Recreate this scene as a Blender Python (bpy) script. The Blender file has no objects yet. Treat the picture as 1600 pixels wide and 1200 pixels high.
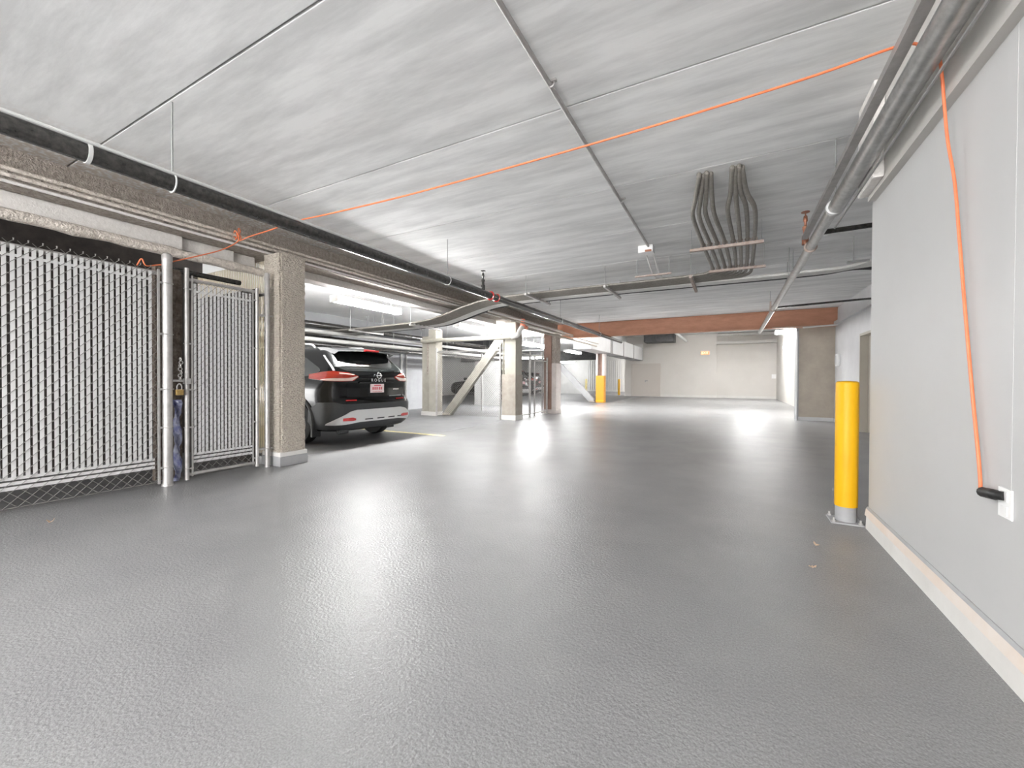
import bpy, bmesh, math, random
from mathutils import Vector, Matrix
random.seed(7)
PI = math.pi
S = bpy.context.scene
COL = S.collection

# ------------------------------------------------------------------ camera
YAW, PIT, ROL, CAMH = .491923, -.0098953, .0045645, 1.1
fw = Vector((-math.sin(YAW), math.cos(YAW), 0)); rt = Vector((math.cos(YAW), math.sin(YAW), 0)); up = Vector((0, 0, 1))
f2 = fw*math.cos(PIT)+up*math.sin(PIT); u2 = up*math.cos(PIT)-fw*math.sin(PIT)
r3 = rt*math.cos(ROL)+u2*math.sin(ROL); u3 = u2*math.cos(ROL)-rt*math.sin(ROL)
cd = bpy.data.cameras.new('camera'); cam = bpy.data.objects.new('camera', cd); COL.objects.link(cam)
cd.sensor_width = 36; cd.sensor_fit = 'HORIZONTAL'; cd.lens = 640.15/1600*36; cd.clip_start = .05; cd.clip_end = 200
m = Matrix.Identity(4)
for i in range(3):
    m[i][0] = r3[i]; m[i][1] = u3[i]; m[i][2] = -f2[i]
m[0][3], m[1][3], m[2][3] = 0, 0, CAMH
cam.matrix_world = m
S.camera = cam
# ------------------------------------------------------------------ world, exposure
W = bpy.data.worlds.new('world'); S.world = W; W.use_nodes = True
W.node_tree.nodes['Background'].inputs[0].default_value = (1, .997, .99, 1)
W.node_tree.nodes['Background'].inputs[1].default_value = 4.2
S.view_settings.view_transform = 'Standard'; S.view_settings.look = 'None'
S.view_settings.gamma = 1; S.view_settings.use_curve_mapping = False
S.view_settings.exposure = 2.03
TUBE = 72.0       # radiance of the fluorescent lenses
CEIL = 3.08

# ------------------------------------------------------------------ materials
def mat(name, c, c2=None, rough=.6, metal=0, scale=6, bump=0, bscale=None, stretch=(1, 1, 1), detail=6,
        lo=.35, hi=.65, coat=0, trans=0, emit=0, spec=.5, bdist=.02, world=False, rvar=0):
    M = bpy.data.materials.new(name); M.use_nodes = True
    nt = M.node_tree; N = nt.nodes; L = nt.links; b = N['Principled BSDF']
    b.inputs['Roughness'].default_value = rough; b.inputs['Metallic'].default_value = metal
    b.inputs['Specular IOR Level'].default_value = spec
    b.inputs['Coat Weight'].default_value = coat; b.inputs['Coat Roughness'].default_value = .05
    b.inputs['Base Color'].default_value = (*c, 1)
    if emit:
        b.inputs['Emission Color'].default_value = (*c, 1); b.inputs['Emission Strength'].default_value = emit
    if c2 or bump:
        if world:
            vec = N.new('ShaderNodeNewGeometry').outputs['Position']
        else:
            vec = N.new('ShaderNodeTexCoord').outputs['Object']
        mp = N.new('ShaderNodeMapping'); mp.inputs['Scale'].default_value = stretch; L.new(vec, mp.inputs[0])
    if c2:
        nz = N.new('ShaderNodeTexNoise'); nz.inputs['Scale'].default_value = scale; nz.inputs['Detail'].default_value = detail
        nz.inputs['Roughness'].default_value = .65
        L.new(mp.outputs[0], nz.inputs['Vector'])
        rp = N.new('ShaderNodeValToRGB'); rp.color_ramp.elements[0].position = lo; rp.color_ramp.elements[1].position = hi
        rp.color_ramp.elements[0].color = (*c, 1); rp.color_ramp.elements[1].color = (*c2, 1)
        L.new(nz.outputs['Fac'], rp.inputs[0]); out = rp.outputs[0]
        if rvar:
            oi = N.new('ShaderNodeObjectInfo'); mr = N.new('ShaderNodeMapRange')
            mr.inputs['To Min'].default_value = 1-rvar; mr.inputs['To Max'].default_value = 1.0
            L.new(oi.outputs['Random'], mr.inputs['Value'])
            mx = N.new('ShaderNodeMix'); mx.data_type = 'RGBA'; mx.blend_type = 'MULTIPLY'; mx.inputs[0].default_value = 1
            L.new(out, mx.inputs[6]); L.new(mr.outputs[0], mx.inputs[7]); out = mx.outputs[2]
        L.new(out, b.inputs['Base Color'])
    if bump:
        n2 = N.new('ShaderNodeTexNoise'); n2.inputs['Scale'].default_value = bscale or scale*4; n2.inputs['Detail'].default_value = 4
        L.new(mp.outputs[0], n2.inputs['Vector'])
        bp = N.new('ShaderNodeBump'); bp.inputs['Strength'].default_value = bump; bp.inputs['Distance'].default_value = bdist
        L.new(n2.outputs['Fac'], bp.inputs['Height']); L.new(bp.outputs[0], b.inputs['Normal'])
    if trans:
        ou = N['Material Output']; tr = N.new('ShaderNodeBsdfTranslucent'); tr.inputs[0].default_value = (*c, 1)
        ms = N.new('ShaderNodeMixShader'); ms.inputs[0].default_value = trans
        L.new(b.outputs[0], ms.inputs[1]); L.new(tr.outputs[0], ms.inputs[2]); L.new(ms.outputs[0], ou.inputs[0])
    return M

M = {}
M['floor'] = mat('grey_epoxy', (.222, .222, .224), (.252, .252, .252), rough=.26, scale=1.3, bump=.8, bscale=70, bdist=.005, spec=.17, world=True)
def speckle(M_, scale=160, lo=.80, hi=1.12):
    nt = M_.node_tree; N = nt.nodes; L = nt.links; b = N['Principled BSDF']; src = b.inputs['Base Color'].links[0].from_socket
    g = N.new('ShaderNodeNewGeometry'); nz = N.new('ShaderNodeTexNoise'); nz.inputs['Scale'].default_value = scale; nz.inputs['Detail'].default_value = 3
    L.new(g.outputs['Position'], nz.inputs['Vector'])
    mr = N.new('ShaderNodeMapRange'); mr.inputs['From Min'].default_value = .33; mr.inputs['From Max'].default_value = .67; mr.inputs['To Min'].default_value = lo; mr.inputs['To Max'].default_value = hi
    L.new(nz.outputs['Fac'], mr.inputs['Value'])
    mx = N.new('ShaderNodeMix'); mx.data_type = 'RGBA'; mx.blend_type = 'MULTIPLY'; mx.inputs[0].default_value = 1
    L.new(src, mx.inputs[6]); L.new(mr.outputs[0], mx.inputs[7]); L.new(mx.outputs[2], b.inputs['Base Color'])
speckle(M['floor'])
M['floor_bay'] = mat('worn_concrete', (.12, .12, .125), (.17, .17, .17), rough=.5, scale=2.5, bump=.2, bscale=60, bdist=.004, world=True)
# ceiling plank: board-marked concrete, with tan overspray beside the steel beam
def plank_material():
    M_ = mat('board_marked_concrete', (.68, .68, .678), (.89, .89, .887), rough=.85, scale=2.2, stretch=(.45, 2.6, 1), lo=.36, hi=.62, bump=.12, bscale=9, bdist=.01, world=True, rvar=.13, detail=9)
    nt = M_.node_tree; N = nt.nodes; L = nt.links; b = N['Principled BSDF']
    src = b.inputs['Base Color'].links[0].from_socket
    g = N.new('ShaderNodeNewGeometry'); sp = N.new('ShaderNodeSeparateXYZ'); L.new(g.outputs['Position'], sp.inputs[0])
    mr = N.new('ShaderNodeMapRange'); mr.inputs['From Min'].default_value = -4.55; mr.inputs['From Max'].default_value = -5.05
    L.new(sp.outputs['X'], mr.inputs['Value'])
    nz = N.new('ShaderNodeTexNoise'); nz.inputs['Scale'].default_value = 28; nz.inputs['Detail'].default_value = 8
    L.new(g.outputs['Position'], nz.inputs['Vector'])
    mr2 = N.new('ShaderNodeMapRange'); mr2.inputs['From Min'].default_value = .38; mr2.inputs['From Max'].default_value = .56
    L.new(nz.outputs['Fac'], mr2.inputs['Value'])
    mu = N.new('ShaderNodeMath'); mu.operation = 'MULTIPLY'; L.new(mr.outputs[0], mu.inputs[0]); L.new(mr2.outputs[0], mu.inputs[1])
    mx = N.new('ShaderNodeMix'); mx.data_type = 'RGBA'; L.new(mu.outputs[0], mx.inputs[0]); L.new(src, mx.inputs[6])
    mx.inputs[7].default_value = (.58, .52, .465, 1); L.new(mx.outputs[2], b.inputs['Base Color'])
    return M_
M['plank'] = plank_material()
M['slab'] = mat('slab_concrete', (.42, .42, .41), (.5, .5, .49), rough=.9, scale=2)
M['bayceil'] = mat('bay_ceiling_concrete', (.74, .74, .735), (.82, .82, .815), rough=.85, scale=1.5, bump=.1, bscale=12, world=True)
M['wallR'] = mat('painted_drywall', (.45, .449, .445), (.475, .474, .47), rough=.5, scale=.8, bump=.05, bscale=90, bdist=.004)
M['ledge'] = mat('bulkhead_paint', (.48, .465, .44), (.53, .515, .49), rough=.6, scale=2)
M['ledge_dark'] = mat('bulkhead_underside_paint', (.42, .405, .38), rough=.7)
M['base'] = mat('coved_base_paint', (.60, .585, .56), (.66, .645, .62), rough=.5, scale=4)
M['baseband'] = mat('base_seam_tan', (.62, .52, .44), (.66, .60, .55), rough=.55, scale=3)
M['tan'] = mat('tan_block_paint', (.36, .315, .265), (.42, .37, .31), rough=.75, scale=3, bump=.15, bscale=40)
M['recess'] = mat('recess_wall_paint', (.52, .52, .53), (.57, .57, .575), rough=.6, scale=2)
M['baywall'] = mat('bay_wall_paint', (.28, .285, .295), (.33, .335, .345), rough=.7, scale=2)
M['baypipe'] = mat('dull_white_pipe', (.34, .335, .32), (.4, .395, .38), rough=.6, scale=5)
M['farwall'] = mat('far_wall_paint', (.58, .555, .52), (.62, .595, .56), rough=.65, scale=.6)
M['white'] = mat('white_paint', (.56, .56, .55), (.6, .6, .59), rough=.5, scale=3)
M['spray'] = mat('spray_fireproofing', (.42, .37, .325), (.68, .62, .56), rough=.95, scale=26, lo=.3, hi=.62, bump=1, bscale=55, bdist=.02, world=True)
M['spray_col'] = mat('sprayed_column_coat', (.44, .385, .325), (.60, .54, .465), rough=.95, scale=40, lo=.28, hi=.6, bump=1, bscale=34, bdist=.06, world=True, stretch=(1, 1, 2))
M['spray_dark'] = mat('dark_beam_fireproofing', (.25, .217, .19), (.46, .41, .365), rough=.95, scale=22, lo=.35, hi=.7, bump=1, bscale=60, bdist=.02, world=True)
M['soffit'] = mat('soffit_plaster', (.60, .575, .55), (.70, .675, .65), rough=.9, scale=30, bump=.5, bscale=70, bdist=.008, world=True)
M['chrome'] = mat('galvanised_pipe', (.42, .42, .415), (.58, .58, .57), rough=.3, metal=.8, scale=18, bump=.1, bscale=120, bdist=.003)
M['darkpipe'] = mat('black_sprinkler_pipe', (.018, .017, .016), (.05, .047, .043), rough=.22, metal=0, spec=.5, coat=.25, scale=30, bump=.06, bscale=140, bdist=.003)
M['galv'] = mat('galvanised_post', (.40, .385, .375), (.50, .485, .475), rough=.5, metal=.6, scale=12)
M['wire'] = mat('chain_link_wire', (.22, .21, .20), rough=.5, metal=.5)
M['slat'] = mat('white_privacy_slat', (.62, .615, .61), (.66, .655, .65), rough=.45, scale=3, trans=.08)
M['steelrod'] = mat('threaded_rod_steel', (.33, .33, .325), rough=.5, metal=.6)
M['redprime'] = mat('red_oxide_steel', (.36, .165, .095), (.44, .21, .13), rough=.6, scale=5, stretch=(.6, 1, 2), bump=.1, bscale=30, world=True)
M['redcol'] = mat('brown_column_paint', (.21, .125, .095), (.28, .17, .13), rough=.6, scale=5, world=True)
M['pinkgrey'] = mat('pinkish_column_coat', (.50, .45, .43), (.58, .53, .5), rough=.7, scale=8, world=True)
M['rustclamp'] = mat('rusty_strut', (.33, .25, .21), (.45, .38, .34), rough=.7, metal=.2, scale=20)
M['rustbody'] = mat('brown_sprinkler_fitting', (.25, .10, .06), (.34, .15, .09), rough=.45, metal=.5, scale=20)
M['cream'] = mat('cream_column_paint', (.35, .33, .28), (.42, .40, .345), rough=.7, scale=4, bump=.15, bscale=30, world=True)
M['concrete_lt'] = mat('pale_column_concrete', (.33, .295, .25), (.40, .365, .32), rough=.8, scale=6, bump=.3, bscale=40, world=True)
M['cable'] = mat('grey_armoured_cable', (.20, .185, .165), (.27, .25, .225), rough=.5, metal=.25, scale=25)
M['cable_lt'] = mat('light_armoured_cable', (.62, .61, .59), (.70, .69, .67), rough=.5, metal=0, scale=25)
M['cable_tan'] = mat('brown_dusty_cable', (.235, .195, .155), (.31, .265, .215), rough=.7, scale=25)
M['black'] = mat('black_rubber', (.012, .012, .012), rough=.5)
M['cable_blk'] = mat('black_cable_jacket', (.02, .02, .02), rough=.4)
M['orange'] = mat('orange_cord_jacket', (.64, .15, .055), (.70, .19, .075), rough=.5, scale=20)
M['orangecap'] = mat('orange_fitting', (.72, .20, .11), (.78, .27, .17), rough=.5, scale=12)
M['yellow'] = mat('yellow_bollard_sleeve', (.66, .35, .006), (.69, .38, .008), spec=.25, rough=.45, scale=3)
M['amber'] = mat('amber_column_wrap', (.62, .25, .005), rough=.4)
M['yline'] = mat('worn_yellow_paint', (.62, .50, .16), (.46, .42, .28), rough=.6, scale=16, world=True)
M['greypaint'] = mat('grey_base_paint', (.29, .29, .295), (.33, .33, .335), rough=.5, scale=5)
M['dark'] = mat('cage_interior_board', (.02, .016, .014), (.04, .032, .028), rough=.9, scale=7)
M['brass'] = mat('brass', (.50, .33, .12), (.6, .42, .17), rough=.35, metal=.8, scale=40)
M['bluebag'] = mat('blue_plastic_sheet', (.16, .17, .33), (.42, .44, .56), rough=.25, scale=9, lo=.4, hi=.6)
M['plate_w'] = mat('white_plastic', (.82, .82, .81), rough=.35)
M['door'] = mat('taupe_door_paint', (.36, .33, .28), (.38, .35, .3), rough=.5, scale=3)
M['doorfar'] = mat('grey_beige_door_paint', (.52, .48, .44), rough=.5)
M['lens'] = mat('lit_lens', (1, .998, .992), rough=.4, emit=TUBE)
M['farfill'] = mat('far_fill_lens', (1, .998, .992), rough=.4, emit=TUBE*.9)
M['dimlens'] = mat('lit_distant_lens', (1, .998, .992), rough=.4, emit=TUBE*.22)
M['smalllens'] = mat('lit_wall_lens', (1, 1, 1), rough=.4, emit=TUBE*.11)
M['softlens'] = mat('lit_soft_lens', (1, 1, 1), rough=.4, emit=TUBE*.42)
M['brightlens'] = mat('lit_bright_lens', (1, 1, 1), rough=.4, emit=TUBE*1.7)
M['rearfill'] = mat('rear_fill_lens', (1, .998, .992), rough=.4, emit=TUBE*.3)
M['housing'] = mat('white_fixture_enamel', (.78, .78, .77), rough=.4)
M['leaf'] = mat('dry_leaf', (.36, .25, .16), (.46, .35, .26), rough=.8, scale=60)
M['exit'] = mat('lit_exit_face', (.95, .30, .12), rough=.4, emit=.22)
M['exit_w'] = mat('lit_exit_letters', (1, .80, .62), rough=.4, emit=.32)
# car
M['paint'] = mat('black_car_paint', (.004, .0045, .005), rough=.16, coat=.25, spec=.25)
M['glass'] = mat('tinted_car_glass', (.018, .021, .021), rough=.04, spec=.9, coat=.5)
M['cladding'] = mat('dark_grey_cladding', (.035, .037, .04), (.045, .047, .05), rough=.6, scale=60)
M['silver'] = mat('silver_skid_plate', (.62, .62, .62), rough=.35, metal=.35)
M['taillight'] = mat('red_lamp_lens', (.34, .012, .006), (.46, .04, .018), rough=.12, coat=1, scale=14, stretch=(.3, 1, 6))
M['lampclear'] = mat('pale_lamp_lens', (.80, .52, .45), (.88, .78, .72), rough=.1, coat=1, scale=10, stretch=(.5, .5, 6))
M['reflector'] = mat('red_reflector', (.48, .02, .02), rough=.15, coat=1)
M['chromebright'] = mat('bright_chrome', (.85, .85, .85), rough=.12, metal=1)
M['plate'] = mat('number_plate_white', (.80, .66, .66), rough=.4)
M['platered'] = mat('number_plate_red', (.62, .12, .14), rough=.5)
M['tyre'] = mat('tyre_rubber', (.012, .012, .012), (.02, .02, .02), rough=.75, scale=30)
M['rim'] = mat('alloy_rim', (.45, .45, .46), rough=.3, metal=.8)
M['farred'] = mat('dark_red_car_paint', (.22, .015, .015), rough=.25, coat=1)

# ------------------------------------------------------------------ mesh helper
class MB:
    def __init__(s): s.v = []; s.f = []
    def add(s, vs, fs):
        o = len(s.v); s.v += [tuple(p) for p in vs]; s.f += [tuple(i+o for i in f) for f in fs]; return s
    def box(s, x0, x1, y0, y1, z0, z1):
        return s.add([(x0, y0, z0), (x1, y0, z0), (x1, y1, z0), (x0, y1, z0), (x0, y0, z1), (x1, y0, z1), (x1, y1, z1), (x0, y1, z1)],
                     [(0, 3, 2, 1), (4, 5, 6, 7), (0, 1, 5, 4), (1, 2, 6, 5), (2, 3, 7, 6), (3, 0, 4, 7)])
    def bev(s, x0, x1, y0, y1, z0, z1, b=.005):
        bm = bmesh.new(); bmesh.ops.create_cube(bm, size=1)
        for v in bm.verts:
            v.co = ((x0+x1)/2+v.co.x*(x1-x0), (y0+y1)/2+v.co.y*(y1-y0), (z0+z1)/2+v.co.z*(z1-z0))
        bmesh.ops.bevel(bm, geom=bm.edges[:], offset=b, segments=2, affect='EDGES', profile=.5)
        bm.verts.index_update(); s.add([v.co[:] for v in bm.verts], [[v.index for v in f.verts] for f in bm.faces]); bm.free(); return s
    def prism(s, poly, y0, y1, axis='Y'):
        n = len(poly)
        if axis == 'Y': vs = [(a, y0, b) for a, b in poly]+[(a, y1, b) for a, b in poly]
        elif axis == 'X': vs = [(y0, a, b) for a, b in poly]+[(y1, a, b) for a, b in poly]
        else: vs = [(a, b, y0) for a, b in poly]+[(a, b, y1) for a, b in poly]
        return s.add(vs, [tuple(range(n)), tuple(range(2*n-1, n-1, -1))]+[(i, (i+1) % n, n+(i+1) % n, n+i) for i in range(n)])
    def tube(s, pts, r, n=8, cap=True):
        pts = [Vector(p) for p in pts]; rr = r if isinstance(r, (list, tuple)) else [r]*len(pts)
        o = len(s.v); prev = None
        for i, p in enumerate(pts):
            a = pts[max(i-1, 0)]; b = pts[min(i+1, len(pts)-1)]; d = (b-a).normalized()
            if prev is None:
                ref = Vector((0, 0, 1)) if abs(d.z) < .9 else Vector((1, 0, 0)); e = d.cross(ref).normalized()
            else:
                e = (prev-d*prev.dot(d)).normalized()
            prev = e; g = d.cross(e)
            s.v += [tuple(p+(e*math.cos(2*PI*k/n)+g*math.sin(2*PI*k/n))*rr[i]) for k in range(n)]
        for i in range(len(pts)-1):
            for k in range(n):
                s.f.append((o+i*n+k, o+i*n+(k+1) % n, o+(i+1)*n+(k+1) % n, o+(i+1)*n+k))
        if cap:
            s.f.append(tuple(o+k for k in reversed(range(n)))); s.f.append(tuple(o+(len(pts)-1)*n+k for k in range(n)))
        return s
    def lathe(s, c, prof, n=20):   # prof: (r, z)
        o = len(s.v)
        for r, z in prof: s.v += [(c[0]+r*math.cos(2*PI*k/n), c[1]+r*math.sin(2*PI*k/n), c[2]+z) for k in range(n)]
        for i in range(len(prof)-1):
            for k in range(n): s.f.append((o+i*n+k, o+i*n+(k+1) % n, o+(i+1)*n+(k+1) % n, o+(i+1)*n+k))
        s.f.append(tuple(o+k for k in reversed(range(n)))); s.f.append(tuple(o+(len(prof)-1)*n+k for k in range(n)))
        return s
    def torus(s, c, R, r, nrm=(0, 1, 0), n=20, k=8, a0=0, a1=2*PI):
        nrm = Vector(nrm).normalized(); e = nrm.orthogonal().normalized(); g = nrm.cross(e)
        full = abs(a1-a0-2*PI) < 1e-6; c = Vector(c)
        pts = [c+(e*math.cos(a0+(a1-a0)*i/n)+g*math.sin(a0+(a1-a0)*i/n))*R for i in range(n+1)]
        return s.tube(pts, r, k, cap=not full)
    def build(s, name, m_, parent=None, smooth=False, kind=None, label=None):
        me = bpy.data.meshes.new(name); off = Vector((0, 0, 0))
        if parent: 
            p = parent
            while p: off += p.location; p = p.parent
        me.from_pydata([tuple(Vector(v)-off) for v in s.v], [], s.f); me.update()
        bm = bmesh.new(); bm.from_mesh(me); bmesh.ops.recalc_face_normals(bm, faces=bm.faces[:]); bm.to_mesh(me); bm.free()
        me.materials.append(M[m_])
        if smooth:
            me.set_sharp_from_angle(angle=math.radians(42))
            me.shade_smooth() if False else None
            for p_ in me.polygons: p_.use_smooth = True
            me.set_sharp_from_angle(angle=math.radians(42))
        o = bpy.data.objects.new(name, me); COL.objects.link(o)
        if parent: o.parent = parent
        if kind: o['kind'] = kind
        if label: o['label'] = label
        return o

def empty(name, loc, label, cat, group=None, rz=0):
    o = bpy.data.objects.new(name, None); COL.objects.link(o); o.location = loc; o.rotation_euler = (0, 0, rz)
    o.empty_display_size = .1
    return tag(o, label, cat, group)
def tag(o, label, cat, group=None, kind=None):
    if label: o['label'] = label
    if cat: o['category'] = cat
    if group: o['group'] = group
    if kind: o['kind'] = kind
    return o
def struct(o, label=None):
    o['kind'] = 'structure'
    if label: o['label'] = label
    return o
def inst(src, name, loc, parent):
    o = bpy.data.objects.new(name, src.data); COL.objects.link(o); o.parent = parent; o.location = loc; return o
def cr(pts, n=8):   # Catmull-Rom
    P = [Vector(p) for p in pts]; P = [P[0]*2-P[1]]+P+[P[-1]*2-P[-2]]; out = []
    for i in range(1, len(P)-2):
        for k in range(n):
            t = k/n; a, b, c, d = P[i-1:i+3]
            out.append(.5*((2*b)+(c-a)*t+(2*a-5*b+4*c-d)*t*t+(3*b-a-3*c+d)*t**3))
    return out+[P[-2]]
ORD = ['first', 'second', 'third', 'fourth', 'fifth', 'sixth', 'seventh', 'eighth', 'ninth', 'tenth', 'eleventh', 'twelfth', 'thirteenth', 'fourteenth']

# ================================================================== the setting
struct(MB().box(-5.35, 2.9, -7, 33, -.12, 0).build('floor', 'floor'), 'grey textured epoxy floor of the drive aisle')
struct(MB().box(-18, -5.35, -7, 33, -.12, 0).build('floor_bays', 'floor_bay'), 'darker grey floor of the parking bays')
# near ceiling: slab with board-marked planks
ceil = struct(MB().box(-5.75, 2.9, -7, 13.95, CEIL+.02, CEIL+.25).build('ceiling', 'slab'), 'board-marked concrete ceiling over the drive aisle')
seams = [-7, -5.45, -4.07, -2.7, -1.32, .055, 1.43, 2.82, 4.21, 5.555, 6.93, 8.28, 9.65, 11.03, 12.4, 13.7]
for a, b in zip(seams[:-1], seams[1:]):
    o = MB().bev(-5.7, 2.6, a+.007, b-.007, CEIL, CEIL+.0195, .004).build('ceiling_plank', 'plank', ceil)
# far high ceiling and bay ceiling
struct(MB().box(-6.6, 2.9, 13.95, 33, 4.15, 4.35).build('ceiling_far', 'bayceil'), 'raised pale ceiling beyond the brown beam')
struct(MB().box(-6.6, 2.9, 13.86, 13.95, CEIL, 4.15).build('wall_step', 'bayceil'), 'ceiling step behind the brown beam')
struct(MB().box(-18, -5.75, -7, 13.95, 2.98, 3.3).box(-18, -6.6, 13.95, 33, 2.98, 3.3).build('ceiling_bays', 'bayceil'), 'pale ceiling over the parking bays')
struct(MB().box(-6.7, -6.6, 13.95, 33, 2.98, 4.2).build('wall_upper_left', 'bayceil'), 'upper wall above the far bays')
# right wall near
struct(MB().box(.91, 1.25, -7, 3.95, 0, CEIL).build('wall_right', 'wallR'), 'smooth light grey painted wall on the right')
struct(MB().box(1.25, 2.9, 3.8, 3.95, 0, CEIL).build('wall_return', 'recess'), 'return wall behind the right corner')
tr = struct(MB().box(.865, .91, -7, 3.87, 2.41, CEIL).build('trim_1', 'ledge'), 'beige bulkhead along the top of the right wall')
struct(MB().prism([(.895, 0), (.9, .14), (.91, .14), (.91, 0)], -7, 3.955).build('baseboard_right', 'base'), 'pale coved baseboard along the right wall')
MB().prism([(.889, .10), (.8965, .15), (.91, .163), (.91, .10)], -7, 3.958).build('seam_strip', 'baseband', bpy.data.objects['baseboard_right'])
MB().prism([(.8965, .1501), (.9055, .1645), (.9099, .1645), (.9099, .1501)], -7, 3.957).build('caulk_line', 'greypaint', bpy.data.objects['baseboard_right'])
# recess wall on the right with door
wr = struct(MB().box(2.48, 2.75, 3.95, 10.55, 0, CEIL).box(2.48, 2.75, 11.5, 14.2, 0, CEIL).box(2.48, 2.75, 10.55, 11.5, 2.14, CEIL).build('wall_recess', 'recess'), 'grey recessed side wall with a door')
struct(MB().box(2.40, 2.48, 3.95, 14.0, 2.62, 2.70).build('trim_2', 'recess'), 'narrow ledge along the recessed wall')
struct(MB().box(2.455, 2.48, 3.95, 10.5, 0, .1).box(2.455, 2.48, 11.55, 14.0, 0, .1).build('baseboard_recess', 'recess'))
dr = struct(MB().box(2.60, 2.64, 10.6, 11.45, .01, 2.09).build('door_1', 'door'), 'taupe steel door in the recessed wall')
MB().box(2.46, 2.66, 10.55, 10.6, 0, 2.14).box(2.46, 2.66, 11.45, 11.5, 0, 2.14).box(2.46, 2.66, 10.6, 11.45, 2.09, 2.14).build('door_frame', 'door', dr)
MB().tube([(2.6, 10.68, 1.0), (2.55, 10.68, 1.0), (2.54, 10.80, 1.0)], .012).build('door_handle', 'chromebright', dr, True)
MB().box(2.585, 2.6, 10.65, 10.71, 1.06, 1.16).build('lock_plate', 'chromebright', dr)
# stub wall
st = struct(MB().box(1.67, 2.48, 14.0, 14.25, .1, 2.62).build('wall_stub', 'tan'), 'tan painted stub wall under the brown beam')
MB().box(1.60, 1.668, 13.99, 14.26, 0, 2.62).build('corner_guard', 'greypaint', st)
MB().box(1.66, 2.48, 13.97, 14.25, 0, .1).build('baseboard', 'recess', st)
MB().tube([(1.62, 13.95, .0), (1.62, 13.95, 2.5)], .02).build('corner_pipe', 'recess', st, True)
# far walls
struct(MB().box(2.42, 2.9, 14.25, 30.2, 0, 4.15).build('wall_far_right', 'farwall'), 'far side wall lit by a wall lamp')
fb = struct(MB().box(-6.7, -.87, 29.5, 30.2, .15, 4.15).box(-.87, 2.9, 29.75, 30.2, .15, 4.15).build('wall_back', 'farwall'), 'beige end wall of the garage')
MB().box(-6.7, -.87, 29.46, 30.2, 0, .15).box(-.87, 2.42, 29.71, 30.2, 0, .15).build('baseboard', 'base', fb)
d2 = struct(MB().box(-6.15, -4.35, 29.44, 29.5, .02, 2.2).build('door_2', 'doorfar'), 'wide beige steel door in the end wall')
MB().box(-6.23, -6.15, 29.42, 29.5, 0, 2.28).box(-4.35, -4.27, 29.42, 29.5, 0, 2.28).box(-6.15, -4.35, 29.42, 29.5, 2.2, 2.28).build('door_frame', 'doorfar', d2)
MB().box(-5.3, -5.1, 29.40, 29.44, 1.05, 1.12).box(-5.3, -5.24, 29.40, 29.44, .98, 1.05).build('door_handle', 'steelrod', d2)
struct(MB().box(-.87, 2.42, 29.4, 29.75, 3.45, 3.62).build('trim_3', 'ledge'), 'grey duct ledge on the end wall')
struct(MB().box(-.87, 2.42, 29.3, 29.5, 3.95, 4.1).build('trim_4', 'ledge'))
# bay walls
struct(MB().box(-10.7, -10.4, 3.4, 12.2, 0, 2.98).build('wall_bay', 'baywall'), 'grey wall behind the parked cars')
struct(MB().box(-18, -10.7, 12.05, 12.2, 0, 2.98).build('wall_bay_end', 'baywall'))
struct(MB().box(-18, -6.7, 31.6, 32, 0, 2.98).build('wall_bay_back', 'white'), 'white wall at the end of the bays')
struct(MB().box(-18, -17.7, 12, 32, 0, 2.98).build('wall_bay_left', 'white'))
# cage interior back and side
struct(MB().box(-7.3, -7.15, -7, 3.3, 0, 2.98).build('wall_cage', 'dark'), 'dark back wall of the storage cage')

# ================================================================== left steel beam with fireproofing
bx = empty('steel_beam', (-5.5, 3, 2.68), 'fireproofed steel beam running above the slatted fence and bays', 'beam')
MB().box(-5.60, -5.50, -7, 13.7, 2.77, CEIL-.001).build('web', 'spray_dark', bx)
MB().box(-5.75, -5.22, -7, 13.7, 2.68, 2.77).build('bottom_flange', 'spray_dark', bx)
def lumpy(x0, x1, y0, y1, z, h, nx, ny, seed):
    r = random.Random(seed); mb = MB(); vs = []; fs = []
    for j in range(ny+1):
        for i in range(nx+1):
            e = (i in (0, nx))
            vs.append((x0+(x1-x0)*i/nx+(0 if e else r.uniform(-.006, .006)), y0+(y1-y0)*j/ny+r.uniform(-.006, .006), z+(0 if e and i == 0 else h*(.35+.65*r.random())*(1 if i < nx else .5))))
    for j in range(ny):
        for i in range(nx):
            a = j*(nx+1)+i; fs.append((a, a+1, a+nx+2, a+nx+1))
    return mb.add(vs, fs)
lumpy(-5.21, -5.5, -2, 9, 2.765, .075, 7, 420, 3).build('fireproofing_fuzz', 'spray', bx, kind='stuff')
# soffit boxes stepping behind the flange, over the fence and bays
for i, (y0, y1, x, z) in enumerate([(-7, 2.30, -5.40, 2.53), (2.31, 2.86, -5.45, 2.545), (2.87, 3.14, -5.50, 2.55), (3.5, 9.4, -5.52, 2.57)]):
    o = MB().bev(x-.25, x, y0, y1, z, 2.679, .008).build('soffit_box', 'soffit')
    tag(o, ['long plaster soffit box above the slatted fence panel', 'short plaster soffit box above the cage gate', 'small plaster soffit block beside the sprayed column', 'long plaster soffit box over the parked black car'][i], 'soffit', 'soffit boxes under the steel beam')
pts = [(-5.36, -3+.123*k, 2.47+.004*math.sin(k*1.7)) for k in range(51)]
tag(MB().tube(pts, [.052+.005*math.sin(k*2.3)+.003*math.sin(k*5.1) for k in range(51)], 12).build('sprayed_pipe', 'spray', None, True), 'thick sprayed pipe running just above the slatted fence', 'pipe')
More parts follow.
